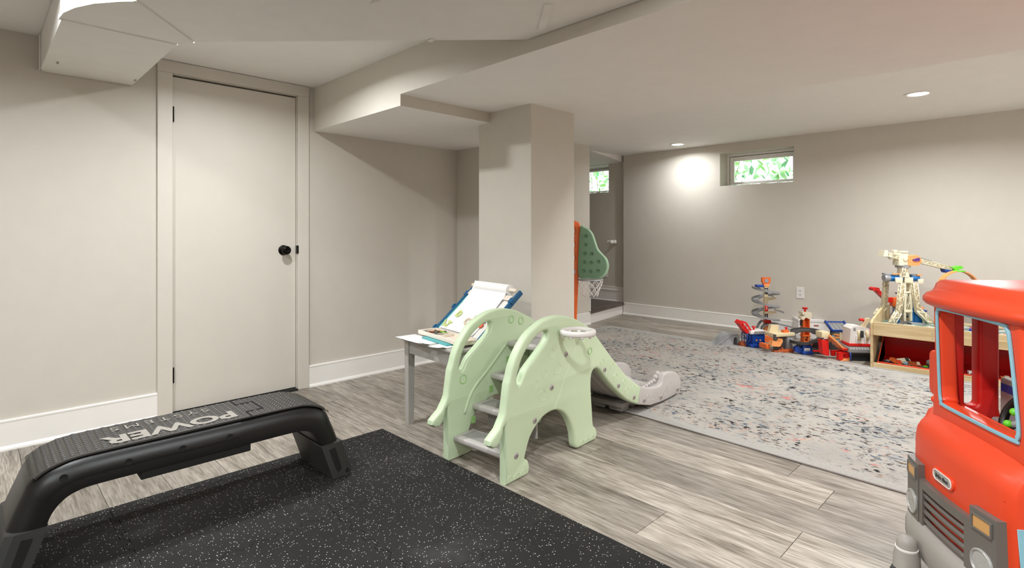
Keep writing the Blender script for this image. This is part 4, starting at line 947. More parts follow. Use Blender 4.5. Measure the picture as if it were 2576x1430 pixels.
t = Toy('toy_rock', 'small rusty brown toy rock pile between the stone ramp and the blue tower', 'toy rock', 1869, 871)
bm = bmesh.new(); bmesh.ops.create_icosphere(bm, subdivisions=3, radius=.04)
for v in bm.verts: v.co = Vector((v.co.x, v.co.y * .8, max(0, v.co.z * 1.0 + .006))) * (1 + .35 * noise.noise(v.co * 60))
obj('rock', bm, M['brown'], t.e, True)

t = Toy('toy_bridge_tower', 'blue toy tower with a raised red drawbridge, left of the spiral track', 'toy tower', 1897, 872, rz=8)
t.box('foot', 1876, 863, 1918, 872, -.07, .07, 'blue', .004)
t.box('wall_panel', 1886, 836, 1914, 863, -.05, -.04, 'blue', .003); t.box('wall_panel', 1886, 836, 1914, 863, .04, .05, 'blue', .003)
for x in (1884, 1913): t.box('post', x, 834, x + 4, 864, -.055, .055, 'blue', .002)
t.truss('side_lattice', (1875, 838), (1875, 864), .030, 2, -.045, .045, 'blue', r=.004)
t.box('deck', 1877, 830, 1919, 838, -.065, .065, 'white', .003)
for i in range(7): t.poly('hazard_stripe', [(1886 + i * 4, 837), (1888 + i * 4, 837), (1890.5 + i * 4, 831), (1888.5 + i * 4, 831)], -.0665, -.065, 'tdark', 0)
t.cyl('plunger', 1896, 822, 831, .009, 'tred', r2=.010); t.cyl('plunger_cap', 1896, 821, 824, .020, 'tred', r2=.016)
t.poly('bridge_deck', [(1851, 812), (1855, 808), (1882, 834), (1872, 838)], -.035, .035, 'tred', .002)
for d0 in (-.042, .038):
    t.poly('bridge_rail', [(1850, 811), (1857, 804), (1870, 809), (1884, 829), (1880, 832), (1868, 813), (1858, 809), (1854, 814)], d0, d0 + .005, 'tred', .0008)
    for a, b in (((1860, 808), (1861, 818)), ((1868, 810), (1869, 824)), ((1876, 819), (1874, 829))): t.tube('rail_post', [(*a, d0), (*b, d0)], .003, 'tred', 5)
for x in (1895, 1905): t.disc('badge', x, 854, .008, -.053, -.050, 'ltor')

t = Toy('toy_spiral_track', 'tall spiral toy car track on a numbered cream pole with an orange crest', 'toy track', 1926, 858, rz=0)
t.box('pole', 1921.5, 722, 1930.5, 846, -.016, .016, 'beige', .003)
t.box('pole_base', 1921, 812, 1931, 856, -.018, .018, 'ltor', .003)
t.poly('base_foot', [(1912, 858), (1914, 850), (1922, 845), (1931, 845), (1938, 850), (1940, 858)], -.06, .06, 'orange', .004)
for y, c in ((732, '3'), (775, '2'), (797, '1')):
    p = t.box('number_label', 1921.8, y - 8, 1930.2, y + 8, -.0175, -.016, 'tdark' if c != '2' else 'tred', .0004); t.text(c, 1926, y, .042, -.0178, 'trim', p)
cr = [(1916, 698), (1937, 698), (1937, 709), (1933, 716), (1920, 716), (1916, 709)]
p = t.poly('crest', cr, -.014, .014, 'orange', .002); t.disc('crest_emblem', 1926.5, 706.5, .021, -.018, -.013, 'silver', p, 8); t.box('crest_neck', 1920, 715, 1934, 722, -.018, .018, 'ltor', .002)
bm = bmesh.new(); bm2 = bmesh.new(); N_ = 110; rgs = []
for i in range(N_ + 1):
    u = i / N_; a = PI * .95 + u * 2 * PI * 2.45; z = t.h(724) + (t.h(806) - t.h(724)) * u; rr_ = 25 * t.k; w_ = 8 * t.k
    c, s_ = math.cos(a), math.sin(a)
    rgs.append([Vector((t.x(1926) + c * (rr_ + q), s_ * (rr_ + q), z + h)) for q, h in ((-w_, .007), (-w_ + .002, .007), (-w_ + .003, .001), (w_ - .003, .001), (w_ - .002, .017), (w_ + .001, .017), (w_, -.004), (-w_, -.004))])
loft(bm, rgs); obj('spiral_track', bm, M['tgrey'], t.e, 35)
for i in range(0, 9): t.box('guard_stripe', 1909 + i * 2.6, 733 + i * 1.0, 1910.2 + i * 2.6, 737 + i * 1.0, -.128, -.126, 'tdark', 0)
for i in range(0, 10): t.box('guard_stripe', 1932 + i * 2.5, 772.5 + i * .8, 1933.2 + i * 2.5, 776.5 + i * .8, -.128, -.126, 'tdark', 0)
for y in (754, 789): t.poly('bracket', [(1930, y - 6), (1933, y - 5), (1952, y - 5), (1952, y - 2), (1934, y + 3), (1930, y + 3)], -.012, .012, 'beige', .001)
t.box('top_catcher', 1898, 716, 1916, 722, -.05, .0, 'blue', .004)
t.poly('red_switch', [(1912, 803), (1921, 806), (1931, 803), (1934, 806), (1934, 811), (1926, 812), (1918, 810)], -.055, -.02, 'tred', .002)
bm = bmesh.new(); rgs = []
for (x, y, d) in crom([(1914, 806, -.03), (1905, 815, -.035), (1897, 829, -.05)], False, 6):
    c = t.P(x, y, d); rgs.append([c + Vector((0, q, h)) for q, h in ((-.022, .010), (-.019, .010), (-.018, 0), (.018, 0), (.019, .010), (.022, .010), (.022, -.004), (-.022, -.004))])
loft(bm, rgs); obj('left_branch', bm, M['tgrey'], t.e, 35)
bm = bmesh.new(); rgs = []
for (x, y, d) in crom([(1908, 838, -.05), (1912, 822, -.045), (1926, 815, -.04), (1945, 813, -.04), (1962, 817, -.035), (1990, 824, -.02), (2018, 834, .0)], False, 6):
    c = t.P(x, y, d); rgs.append([c + Vector((0, q, h)) for q, h in ((-.022, .010), (-.019, .010), (-.018, 0), (.018, 0), (.019, .010), (.022, .010), (.022, -.004), (-.022, -.004))])
loft(bm, rgs); obj('long_branch', bm, M['tgrey'], t.e, 35)

t = Toy('toy_loading_dock', 'cream toy platform on dark posts with an orange ramp, under the spiral track', 'toy platform', 1960, 884, rz=14)
t.box('deck', 1933, 836, 1994, 845, -.055, .075, 'beige', .005)
t.poly('deck_ramp', [(1938, 836), (1944, 818), (1966, 820), (1965, 836)], .03, .06, 'beige', .003)
t.box('post', 1932, 838, 1938, 882, -.06, -.045, 'tdark', .003); t.box('post', 1940, 845, 1951, 880, -.045, -.015, 'tdark', .003)
t.box('post', 1958, 845, 1971, 876, -.03, .0, 'tdark', .003); t.box('post', 1974, 845, 1991, 882, -.045, .045, 'tgrey', .006)
t.poly('side_ramp', [(1917, 862), (1921, 851), (1941, 856), (1948, 848), (1950, 854), (1942, 867), (1921, 865)], -.09, -.045, 'ltor', .003)
t.box('track_base', 1930, 877, 1988, 884, -.07, -.03, 'brown', .004); t.box('track_base', 1912, 862, 1922, 874, -.05, .05, 'orange', .004)
t.poly('base_truss', [(1950, 884), (1952, 868), (1958, 876), (1970, 877), (1980, 874), (1988, 884)], -.068, -.055, 'brown', .001)
t.box('motor_box', 1965, 830, 1980, 838, -.04, -.0, 'orange', .003); t.cyl('plunger', 1976, 825, 831, .006, 'tred', d=-.02); t.cyl('plunger_cap', 1976, 823.5, 826.5, .012, 'tred', d=-.02)
t.tube('crank', [(1982, 838, -.02), (1985, 829, -.02), (1980, 828, -.02)], .003, 'tdark', 6)

t = Toy('toy_printed_box', 'small printed card box with rounded tops standing against the far wall', 'toy box', 1967, 835, rz=10)
t.poly('card_body', [(1950, 835), (1950, 792), (1955, 787), (1968, 787), (1972, 794), (1984, 802), (1985, 835)], -.03, .03, 'boxprint', .003)
t.box('band', 1949, 815, 1986, 819, -.034, .034, 'cream', .002)

t = Toy('toy_elevator_tower', 'orange toy elevator shaft with a cream top and a red knob', 'toy tower', 2024, 872)
t.box('shaft', 2017.5, 802, 2019.5, 870, -.028, .028, 'orange', .001); t.box('shaft', 2031.5, 802, 2033.5, 870, -.028, .028, 'orange', .001); t.box('back_panel', 2018, 802, 2033, 870, .02, .028, 'orange', .001)
for y in (824, 843, 858): t.box('floor_band', 2016, y, 2035, y + 3, -.034, .034, 'orange', .002)
t.truss('lattice', (2025.5, 845), (2025.5, 868), .034, 2, -.028, -.022, 'ltor')
t.poly('head', [(2012, 801), (2013, 797), (2021, 791), (2014, 791), (2014, 784), (2037, 786), (2037, 800), (2033, 803), (2022, 798), (2017, 804), (2012, 803)], -.036, .036, 'cream', .003)
t.cyl('knob', 2025, 776, 787, .009, 'tred'); t.cyl('knob_cap', 2025, 774, 778, .022, 'tred', r2=.026)
t.box('weight', 2013, 806, 2016.5, 820, -.01, .01, 'tdark', .001)

t = Toy('toy_garage_box', 'white box-shaped toy garage with one small slot, behind the orange elevator', 'toy garage', 2048, 852, rz=-12)
t.box('body', 2010, 810, 2068, 852, -.03, .15, 'white', .006); t.box('roof', 2009, 804, 2070, 811, -.035, .155, 'white', .004)
t.box('slot', 2045, 817, 2056, 820, -.0325, -.030, 'brown', .0005); t.box('roof_groove', 2025, 803.4, 2052, 804.2, .03, .045, 'tgrey', 0)
t.box('door_frame', 2003, 830, 2016, 852, -.045, -.03, 'white', .003)

t = Toy('toy_racing_ramp', 'black curved toy racing ramp on a blue base beside the orange elevator', 'toy ramp', 2026, 888)
bm = bmesh.new(); rgs = []
for i in range(37):
    a = R(-200 + i * 9.5); u = i / 36; cx_, w_ = 2030, .026; rx, ry = 32 * t.k, .085
    z = t.h(862) + (t.h(836) - t.h(862)) * max(0, math.sin(PI * (u - .25) * .9)) ; c = Vector((t.x(cx_) + rx * math.cos(a), ry * math.sin(a), z)); d = Vector((rx * math.cos(a), ry * math.sin(a), 0)).normalized()
    rgs.append([c + d * q + Vector((0, 0, h)) for q, h in ((-w_, 0), (w_, .012), (w_, .022), (w_ + .004, .022), (w_ + .004, -.004), (-w_, -.008))])
loft(bm, rgs); obj('banked_track', bm, M['tdark'], t.e, 35)
t.poly('track_spout', [(2044, 838), (2050, 831), (2058, 836), (2060, 845), (2052, 843)], .02, .06, 'tdark', .003)
p = t.box('base', 2009, 864, 2031, 886, -.075, -.03, 'blue', .006); t.box('base_lip', 2007, 879, 2033, 888, -.085, -.02, 'blue', .004, p)
lb = t.box('label', 2012, 872, 2026, 881, -.0765, -.0752, 'trim', .0004, p); t.text('zoom', 2019, 876.5, .016, -.077, 'tdark', lb)
t.poly('blue_arm', [(1992, 882), (1992, 872), (1998, 868), (2004, 872), (2012, 876), (2012, 884), (2000, 885)], -.06, -.02, 'blue', .004)
t.cyl('support', 2004, 860, 874, .02, 'tdark', d=-.03, r2=.012)
t.box('exit_track', 2032, 872, 2062, 892, -.07, -.01, 'tdark', .006); t.box('red_barrier', 2032, 877, 2062, 881, -.078, -.07, 'tred', .002)
t.poly('dark_arch', [(2034, 872), (2038, 860), (2048, 856), (2058, 862), (2062, 874)], -.05, .02, 'tdark', .003)
t.disc('orange_wheel', 2030, 862, .011, -.075, -.06, 'orange')

t = Toy('toy_striped_roof', 'flat toy roof panel with lime and grey stripes beside the white garage', 'toy roof', 2074, 850, rz=-12)
for i, c in enumerate(('lgreen', 'tgrey', 'lgreen', 'lgreen', 'tgrey', 'lgreen')):
    mt4 = Matrix.Translation((0, 0, t.h(832))) @ Matrix.Rotation(R(28), 4, 'X') @ Matrix.Translation((0, 0, -t.h(832)))
    t.box('stripe', 2061 + i * 4.6, 831, 2065.4 + i * 4.6, 833, -.01, .11, c, .0008, None, mt4)
t.box('support', 2060, 833, 2088, 850, .0, .08, 'white', .004)

t = Toy('toy_workshop', 'blue-framed toy workshop with a roof of four pale panels and an orange fan', 'toy building', 2112, 880, rz=-6)
mt4 = Matrix.Translation((0, -.03, t.h(829))) @ Matrix.Rotation(R(24), 4, 'X') @ Matrix.Translation((0, .03, -t.h(829)))
t.box('roof_frame', 2087, 828, 2136, 833, -.045, -.03, 'blue', .003, None, mt4); t.box('roof_frame', 2087, 828, 2136, 833, .095, .11, 'blue', .003, None, mt4)
t.box('roof_frame', 2087, 826, 2091, 833, -.045, .11, 'blue', .003, None, mt4); t.box('roof_frame', 2132, 826, 2136, 833, -.045, .11, 'blue', .003, None, mt4)
for i in range(4): t.box('roof_panel', 2091.4 + i * 10.3, 829.5, 2101 + i * 10.3, 831.5, -.03, .095, 'silver', .001, None, mt4)
t.box('post', 2087, 832, 2091, 880, -.03, -.015, 'tdark', .002); t.box('post', 2130, 834, 2134, 880, -.03, -.015, 'tdark', .002)
t.box('front_wall', 2092, 836, 2131, 866, -.02, .06, 'mixprint', .003)
t.box('plinth', 2090, 866, 2134, 880, -.03, .08, 'tdark', .003)
for a, b in (((2094, 838), (2109, 842)), ((2113, 842), (2129, 841)), ((2096, 847), (2108, 848)), ((2113, 846), (2127, 850))): t.poly('fan_blade', [a, (b[0], b[1] - 2), (b[0], b[1] + 3), (a[0], a[1] + 4)], -.028, -.022, 'ltor', .0008)
t.poly('fan_hub', [(2108, 856), (2108, 837), (2110, 833), (2113, 837), (2114, 856), (2111, 858)], -.036, -.026, 'beige', .002)

t = Toy('toy_car_ramp', 'red-pillared toy ramp with a sloping orange car slide in front of the workshop', 'toy ramp', 2090, 902, rz=8)
t.box('top_box', 2061, 834, 2083, 849, -.02, .06, 'beige', .003)
t.poly('pillar', [(2058, 852), (2075, 856), (2079, 893), (2070, 893), (2062, 888)], -.03, .02, 'tred', .003); t.poly('pillar', [(2083, 856), (2090, 856), (2093, 892), (2085, 892)], .03, .05, 'tred', .003)
bm = bmesh.new(); rgs = []
for (x, y, d) in ((2078, 843, .0), (2094, 859, -.02), (2108, 875, -.04), (2124, 879, -.05)):
    c = t.P(x, y, d); rgs.append([c + Vector((0, q, h)) for q, h in ((-.040, .014), (-.035, .014), (-.034, 0), (.034, 0), (.035, .014), (.040, .014), (.040, -.006), (-.040, -.006))])
loft(bm, rgs); obj('slide_track', bm, M['ltor'], t.e, 35)
t.poly('barrier_arm', [(2099, 874), (2101, 872), (2122, 873), (2127, 869), (2128, 873), (2122, 877), (2100, 877)], -.098, -.088, 'tred', .001)
t.poly('arch_leg', [(2091, 882), (2125, 882), (2121, 899), (2111, 899), (2112, 886), (2103, 886), (2102, 901), (2091, 900)], -.09, -.06, 'tred', .002); t.poly('arch_leg', [(2091, 882), (2125, 882), (2121, 896), (2113, 896), (2113, 886), (2103, 886), (2102, 896), (2093, 896)], -.005, .015, 'tred', .002)
t.poly('end_ramp', [(2096, 902), (2122, 894), (2132, 896), (2138, 905), (2136, 908), (2118, 908)], -.10, -.03, 'ltor', .002)

t = Toy('toy_launch_station', 'white toy launch station with cream rings on a dark garage beside the wooden table', 'toy building', 2158, 905, rz=-8)
t.box('garage', 2133, 884, 2185, 906, -.06, .10, 'tdark', .004); t.box('garage_opening', 2136, 888, 2182, 903, -.0615, -.06, 'dark', 0)
p = t.box('floor_slab', 2127, 870, 2185, 884, -.075, .11, 'tgrey', .004)
for i in range(8): t.poly('hazard_stripe', [(2129 + i * 6.6, 872), (2132 + i * 6.6, 872), (2135 + i * 6.6, 875.5), (2132 + i * 6.6, 875.5)], -.0765, -.075, 'trim', 0, p)
t.box('red_trim', 2130, 862, 2185, 869, -.06, .10, 'tred', .004)
t.poly('white_body', [(2132, 862), (2135, 826), (2142, 819), (2160, 820), (2185, 827), (2185, 862)], -.05, .09, 'white', .008)
for x in (2154, 2172):
    bm = bmesh.new(); rr_ = 16 * t.k
    lathe(bm, [(rr_, -.014), (rr_ * 1.12, -.012), (rr_ * 1.12, .012), (rr_, .014), (rr_ * .8, .014), (rr_ * .8, -.014), (rr_, -.014)], 24, Matrix.Translation((t.x(x), -.01, t.h(842))) @ Matrix.Rotation(PI / 2, 4, 'Y'), cap=False); obj('ring', bm, M['beige'], t.e, 40)
t.box('ring_window', 2153, 829, 2161, 846, -.080, -.074, 'tdark', .002); t.box('porthole', 2141, 823, 2146, 830, -.0525, -.05, 'tgrey', .001)
t.poly('boom', [(2158, 826), (2174, 800), (2181, 799), (2187, 806), (2184, 811), (2178, 808), (2167, 829)], -.04, -.005, 'beige', .003)
bm = bmesh.new(); lathe(bm, [(0, -.018), (.012, -.018), (.012, -.008), (.009, 0), (.014, .008), (.014, .016), (0, .016)], 16, Matrix.Translation((t.x(2164), -.02, t.h(804))) @ Matrix.Rotation(PI / 2, 4, 'Y'), cap=False); obj('red_knob', bm, M['tred'], t.e, 40)
t.box('red_turbine', 2179, 822, 2186, 844, -.06, -.04, 'tred', .003); t.cyl('white_wheel', 2186, 897, 906, .02, 'white', d=-.085)
for x in (2146, 2166): t.box('buttress', x, 842, x + 3, 862, -.062, -.048, 'white', .002)
t.tube('blue_strut', [(2131, 884, -.07), (2133, 905, -.07)], .006, 'blue', 8)

# ------------------------------------------------------------------ wooden play table with tilted red bins
UX, UY, UD, UW = -1.065, 5.055, .60, 1.70
ut = thing('play_table', 'maple wooden play table with tilted red toy bins along the far wall', 'table', (UX, UY, 0))
def end_panel(x):
    bm = bmesh.new(); prism(bm, [(-.004, 0), (-.004, .355), (.012, .372), (.05, .385), (.33, .442), (.40, .446), (UD, .446), (UD, 0)], x, x + .016, lambda u, v, d: (d, u, v)); return obj('end_panel', bevel_all(bm, .003, 2), M['maple'], ut)
end_panel(0); end_panel(UW)
obj('front_board', BX(((.017, 0, .262), (UW - .001, .016, .366)), bev=.002), M['maple'], ut)
obj('back_board', BX(((.017, UD - .016, .20), (UW - .001, UD, .345)), bev=.002), M['maple'], ut)
obj('bottom_rail', BX(((.017, .004, .0), (UW - .001, .020, .045)), bev=.002), M['maple'], ut)
obj('tabletop', BX(((.017, .017, .318), (UW - .001, UD - .017, .330)), bev=.001), M['townprint'], ut)
obj('back_rail', BX(((.017, .30, .16), (UW - .001, .316, .215)), bev=.002), M['maple'], ut)
for x in (.50, 1.02, 1.36): obj('divider', BX(((x, .05, .0), (x + .016, .30, .215)), bev=.001), M['maple'], ut)
for (px, py) in ((2346, 840), (2346, 852)):
    p = onY(px, py, UY) - Vector((UX, UY, 0)); bm = bmesh.new(); lathe(bm, [(0, .002), (.004, .002), (.005, 0), (0, 0)], 12, Matrix.Translation((p.x, 0, p.z)) @ Matrix.Rotation(PI / 2, 4, 'X'), cap=False); obj('screw', bm, M['screw'], ut)
def bin_(x, w, lab):
    b = thing('toy_bin', lab, 'bin', (x, UY + .026, .046), 0, 'red bins of the play table')
    prof = [(0, 0), (.02, -.010), (.19, -.008), (.245, .03), (.215, .19)]
    bm = bmesh.new(); V = lambda x_, p, s=0: bm.verts.new((x_, p[0], p[1]))
    L = [V(0, p) for p in prof]; Rr = [V(w, p) for p in prof]
    for i in range(4): bm.faces.new((L[i], Rr[i], Rr[i + 1], L[i + 1]))
    bm.faces.new(L); bm.faces.new(Rr[::-1])
    bmesh.ops.solidify(bm, geom=bm.faces[:], thickness=.003); obj('bin_body', bm, M['tred'], b)
    bm = bmesh.new(); tube(bm, [(0, -.003, .003), (w, -.003, .003), (w, .215, .193), (0, .215, .193)], .006, 8, closed=True); obj('rim', bm, M['red'], b, True); return b
b1 = bin_(UX + .045, .430, 'red plastic toy bin at the left end of the play table holding toy cars')
b2 = bin_(UX + .53, .44, 'red plastic toy bin in the middle of the play table seen behind the toy truck')
b3 = bin_(UX + 1.06, .27, 'red plastic toy bin at the right of the play table behind the toy truck')
# toy vehicles
def toy_car(lab, pos, rot, L, m1, m2, kind='car', grp='toy vehicles in the red bins'):
    c = thing('toy_car', lab, 'toy car', pos, 0, grp); c.rotation_euler = rot; w = L * .42; h = L * .22
    if kind == 'plane':
        obj('body', tube(bmesh.new(), [(-L / 2, 0, .012), (-L * .2, 0, .016), (L * .3, 0, .014), (L / 2, 0, .012)], [.004, .011, .009, .003], 10), M[m1], c, True)
        bm = bmesh.new(); prism(bm, [(-L * .1, -L * .5), (L * .12, 0), (-L * .1, L * .5), (-L * .2, L * .5), (-L * .08, 0), (-L * .2, -L * .5)], .010, .014, lambda u, v, d: (u, v, d)); obj('wing', bm, M[m2], c); return c
    bm = bmesh.new(); P_ = [(-L / 2, .006), (-L / 2, h * .9), (-L * .40, h * 1.0), (L * .44, h * .85), (L / 2, h * .6), (L / 2, .006)] if kind == 'car' else [(-L / 2, .006), (-L / 2, h * 1.7), (L * .12, h * 1.7), (L * .14, h * 1.2), (L / 2, h * 1.1), (L / 2, .006)]
    prism(bm, P_, -w / 2, w / 2); obj('body', bevel_all(bm, .002, 1), M[m1], c)
    bm = bmesh.new(); prism(bm, [(-L * .28, h * .9), (-L * .2, h * 1.55), (L * .1, h * 1.55), (L * .24, h * .85)] if kind == 'car' else [(L * .16, h * 1.1), (L * .16, h * 1.9), (L * .38, h * 1.9), (L * .44, h * 1.1)], -w * .4, w * .4); obj('cabin', bevel_all(bm, .0015, 1), M[m2], c)
    for x in (-L * .3, L * .3):
        for y in (-w / 2, w / 2):
            bm = bmesh.new(); lathe(bm, [(0, -.003), (L * .09, -.003), (L * .09, .003), (0, .003)], 12, Matrix.Translation((x, y, L * .07)) @ Matrix.Rotation(PI / 2, 4, 'X'), cap=False); obj('wheel', bm, M['tdark'], c)
    return c
F0 = .042
for (x, y, z, rot, L, m1, m2, kd, lab) in (
    (.085, .065, F0, (0, .15, .5), .07, 'tdark', 'silver', 'car', 'small black and silver toy car at the left end of the left red bin'),
    (.135, .060, F0 + .004, (0, .2, -.45), .085, 'orange', 'red', 'truck', 'orange toy ladder truck leaning in the left red bin'),
    (.185, .085, F0 + .014, (.5, -.2, .4), .085, 'cream', 'tdark', 'truck', 'cream and dark toy truck tipped up in the left red bin'),
    (.205, .060, F0, (.1, .1, -.3), .07, 'silver', 'sky', 'car', 'silver toy car with a pale blue cabin in the left red bin'),
    (.255, .065, F0 + .002, (.2, 0, .25), .08, 'brown', 'cream', 'truck', 'brown and cream toy truck in the centre of the left red bin'),
    (.325, .060, F0, (.1, 0, -.2), .055, 'saged', 'lime', 'car', 'green toy car in the right half of the left red bin'),
    (.375, .075, F0 + .012, (.4, .45, -.5), .10, 'silver', 'tdark', 'truck', 'grey toy truck standing on its nose in the left red bin'),
    (.400, .055, F0, (0, 0, .6), .05, 'tdark', 'silver', 'car', 'tiny black toy car at the right end of the left red bin')):
    toy_car(lab, (UX + .045 + x - .03, UY + .026 + y, z), rot, L, M and m1, m2, kd)
for (x, y, rot, L, m1, m2, kd, lab) in ((.62, .075, (0, 0, .4), .07, 'trim', 'lime', 'truck', 'white and green toy truck in the middle red bin'), (.70, .07, (0, .1, -.3), .07, 'tdark', 'tred', 'car', 'black and red toy car in the middle red bin'), (.80, .07, (.1, 0, .3), .07, 'ltor', 'cream', 'car', 'light orange toy car in the middle red bin'), (.90, .07, (0, 0, -.5), .07, 'silver', 'blue', 'car', 'silver and blue toy car in the middle red bin'), (1.15, .07, (0, 0, .2), .07, 'tdark', 'ltor', 'truck', 'dark toy truck in the right red bin')):
    toy_car(lab, (UX + x, UY + .026 + y, F0), rot, L, m1, m2, kd)
rnd = random.Random(11); nm = {'tred': 'red', 'silver': 'silver', 'tdark': 'black', 'trim': 'white', 'blue': 'blue', 'orange': 'orange'}; used_ = set()
for i in range(22):
    m1 = rnd.choice(['tred', 'tred', 'tred', 'silver', 'tdark', 'trim', 'blue', 'orange']); m2 = rnd.choice([q for q in nm if q != m1]); kd = rnd.choice(['car', 'car', 'plane', 'truck'])
    kn = {'car': 'toy car', 'plane': 'toy plane', 'truck': 'toy truck'}[kd]
    x = .50 + (i % 11) * .105 + rnd.uniform(-.015, .015); y = .07 + (i // 11) * .12 + rnd.uniform(-.01, .01)
    lb = '%s %s with %s top, %s row of the table behind the big toy truck' % (nm[m1], kn, nm[m2], 'front' if i < 11 else 'back')
    if lb in used_: lb = 'another %s %s with %s top, %s row of the table, further right' % (nm[m1], kn, nm[m2], 'front' if i < 11 else 'back')
    used_.add(lb)
    toy_car(lb, (UX + x, UY + y, .331 + .0), (0, 0, rnd.uniform(0, 6.2)), rnd.uniform(.07, .09), m1, m2, kd, 'toy vehicles on the play table')

# crane tower on the table
t = Toy('toy_crane_tower', 'tall cream toy crane tower with lattice legs and a long jib on the play table', 'toy crane', 2281, 812, z=.331)
for (a, b, c, d0) in (((2262, 712), (2252, 785), (2236, 812), -.05), ((2292, 712), (2300, 778), (2336, 815), -.05), ((2252, 712), (2248, 775), (2226, 800), .10), ((2306, 712), (2310, 770), (2316, 794), .10)):
    t.truss('leg', a, b, .034, 7, d0, d0 + .025, 'cream', r=.004, fill='beige'); t.truss('leg_foot', b, c, .036, 3, d0, d0 + .03, 'cream', r=.0055, fill='cream')
for x0, x1 in ((2272, 2277), (2288, 2293)): t.box('mast_rail', x0, 698, x1, 808, -.012, .012, 'cream', .002)
t.truss('mast_brace', (2282, 735), (2282, 785), .030, 2, -.010, .008, 'cream', r=.003)
t.box('mast_plate', 2272, 698, 2293, 712, -.02, .02, 'cream', .002)
t.box('mast_band', 2272, 734, 2293, 738, -.014, .014, 'cream', .001); t.box('mast_band', 2272, 780, 2293, 786, -.014, .014, 'cream', .001)
bm = bmesh.new(); lathe(bm, [(.046, t.h(698)), (.040, t.h(680)), (.044, t.h(670)), (.046, t.h(668))], 8, Matrix.Translation((t.x(2276), .02, 0)) @ Matrix.Rotation(PI / 8, 4, 'Z')); obj('neck', bm, M['cream'], t.e, 20)
t.truss('neck_lattice', (2267, 674), (2267, 692), .02, 2, -.035, -.028, 'cream')
t.cyl('turntable', 2275, 666, 674, .054, 'silver', d=.02, n=28)
t.poly('crane_head', [(2256, 668), (2256, 646), (2262, 634), (2278, 632), (2279, 668)], -.028, .05, 'cream', .004)
t.disc('hub', 2271, 650, .020, -.034, -.026, 'cream'); t.box('head_cap', 2261, 632, 2278, 636, -.032, .054, 'cream', .002)
t.truss('counter_jib', (2258, 648), (2222, 638), .030, 3, -.02, .03, 'cream', r=.004, fill='cream')
t.poly('counterweight', [(2217, 645), (2220, 629), (2228, 630), (2228, 646)], -.028, .04, 'cream', .004)
t.box('jib_pin', 2246, 629, 2254, 636, -.015, .02, 'cream', .002); t.box('jib_pin', 2239, 648, 2246, 653, -.015, .02, 'cream', .002)
t.poly('operator_cab', [(2277, 668), (2278, 644), (2300, 642), (2308, 648), (2312, 658), (2304, 668), (2290, 669)], -.034, .045, 'ltor', .004)
t.poly('cab_figure', [(2287, 653), (2296, 650), (2304, 648), (2306, 655), (2297, 657), (2290, 656)], -.040, -.034, 'purple', .001)
t.truss('jib', (2306, 655), (2398, 678), .030, 9, -.008, .022, 'cream', r=.0036, fill='cream')
t.tube('jib_cable', [(2302, 646, 0), (2345, 658, 0)], .002, 'tdark', 5)
t.poly('trolley', [(2372, 677), (2389, 680), (2388, 684), (2383, 687), (2376, 686), (2373, 682)], -.02, .03, 'blue', .003)
t.tube('hoist_string', [(2379, 686, 0), (2379, 706, 0)], .0009, 'tdark', 5)
t.poly('green_clip', [(2392, 674), (2400, 671), (2412, 669), (2419, 672), (2418, 676), (2411, 677), (2406, 680), (2403, 684), (2398, 680)], -.018, .026, 'lime', .003)
for x0, x1, mm in ((2240, 2272, 'rocket'), (2294, 2314, 'rocket')):
    bm = bmesh.new(); lathe(bm, [(0, t.x(x0)), (.026, t.x(x0)), (.026, t.x(x1)), (0, t.x(x1))], 18, Matrix.Translation((0, .02, t.h(701))) @ Matrix.Rotation(PI / 2, 4, 'Y'), cap=False); obj('drum', bm, M[mm], t.e, 40)
bm = bmesh.new(); lathe(bm, [(0, t.x(2227)), (.026, t.x(2227)), (.033, t.x(2230)), (.030, t.x(2240)), (0, t.x(2240))], 12, Matrix.Translation((0, .02, t.h(700))) @ Matrix.Rotation(PI / 2, 4, 'Y'), cap=False); obj('drum_nozzle', bm, M['silver'], t.e, 30)
t.box('drum_cover', 2228, 688, 2256, 692, -.0, .05, 'tgrey', .002); t.box('drum_cover', 2296, 691, 2314, 696, -.0, .05, 'tgrey', .002); t.box('drum_stripe', 2244, 688, 2262, 691, -.01, .0, 'ltor', .001); t.box('drum_stripe', 2306, 690, 2316, 694, -.01, .0, 'ltor', .001)
t.box('clamp', 2247, 698, 2265, 712, -.03, -.018, 'cream', .003); t.box('clamp', 2304, 702, 2317, 714, -.03, -.018, 'cream', .003)
for x0, x1, a, b in ((2250, 2264, 782, 812), (2293, 2300, 775, 812), (2301, 2321, 784, 815)): t.box('blue_skirt', x0, a, x1, b, .0, .012, 'rocket', .002)
t.poly('base_tray', [(2269, 807), (2303, 810), (2300, 816), (2273, 813)], -.10, -.05, 'tgrey', .003)
t.box('deck', 2266, 738, 2296, 742, -.01, .07, 'tgrey', .002)

t = Toy('toy_cannon_arm', 'red toy arm with round claws held up behind the crane legs', 'toy', 2266, 795, z=.331)
for v in (t,): v.e.location += _f * .10
t.poly('arm', [(2216, 733), (2226, 731), (2252, 752), (2300, 758), (2312, 742), (2318, 748), (2304, 768), (2248, 764)], -.02, .02, 'tred', .004)
for a, b in ((2214, 730), (2222, 731), (2313, 746), (2319, 749)): t.disc('claw', a, b, .017, -.03, .03, 'tred')
t.box('body', 2262, 752, 2292, 775, -.03, .03, 'orange', .005); t.box('stand', 2268, 775, 2288, 795, -.02, .02, 'tgrey', .004)

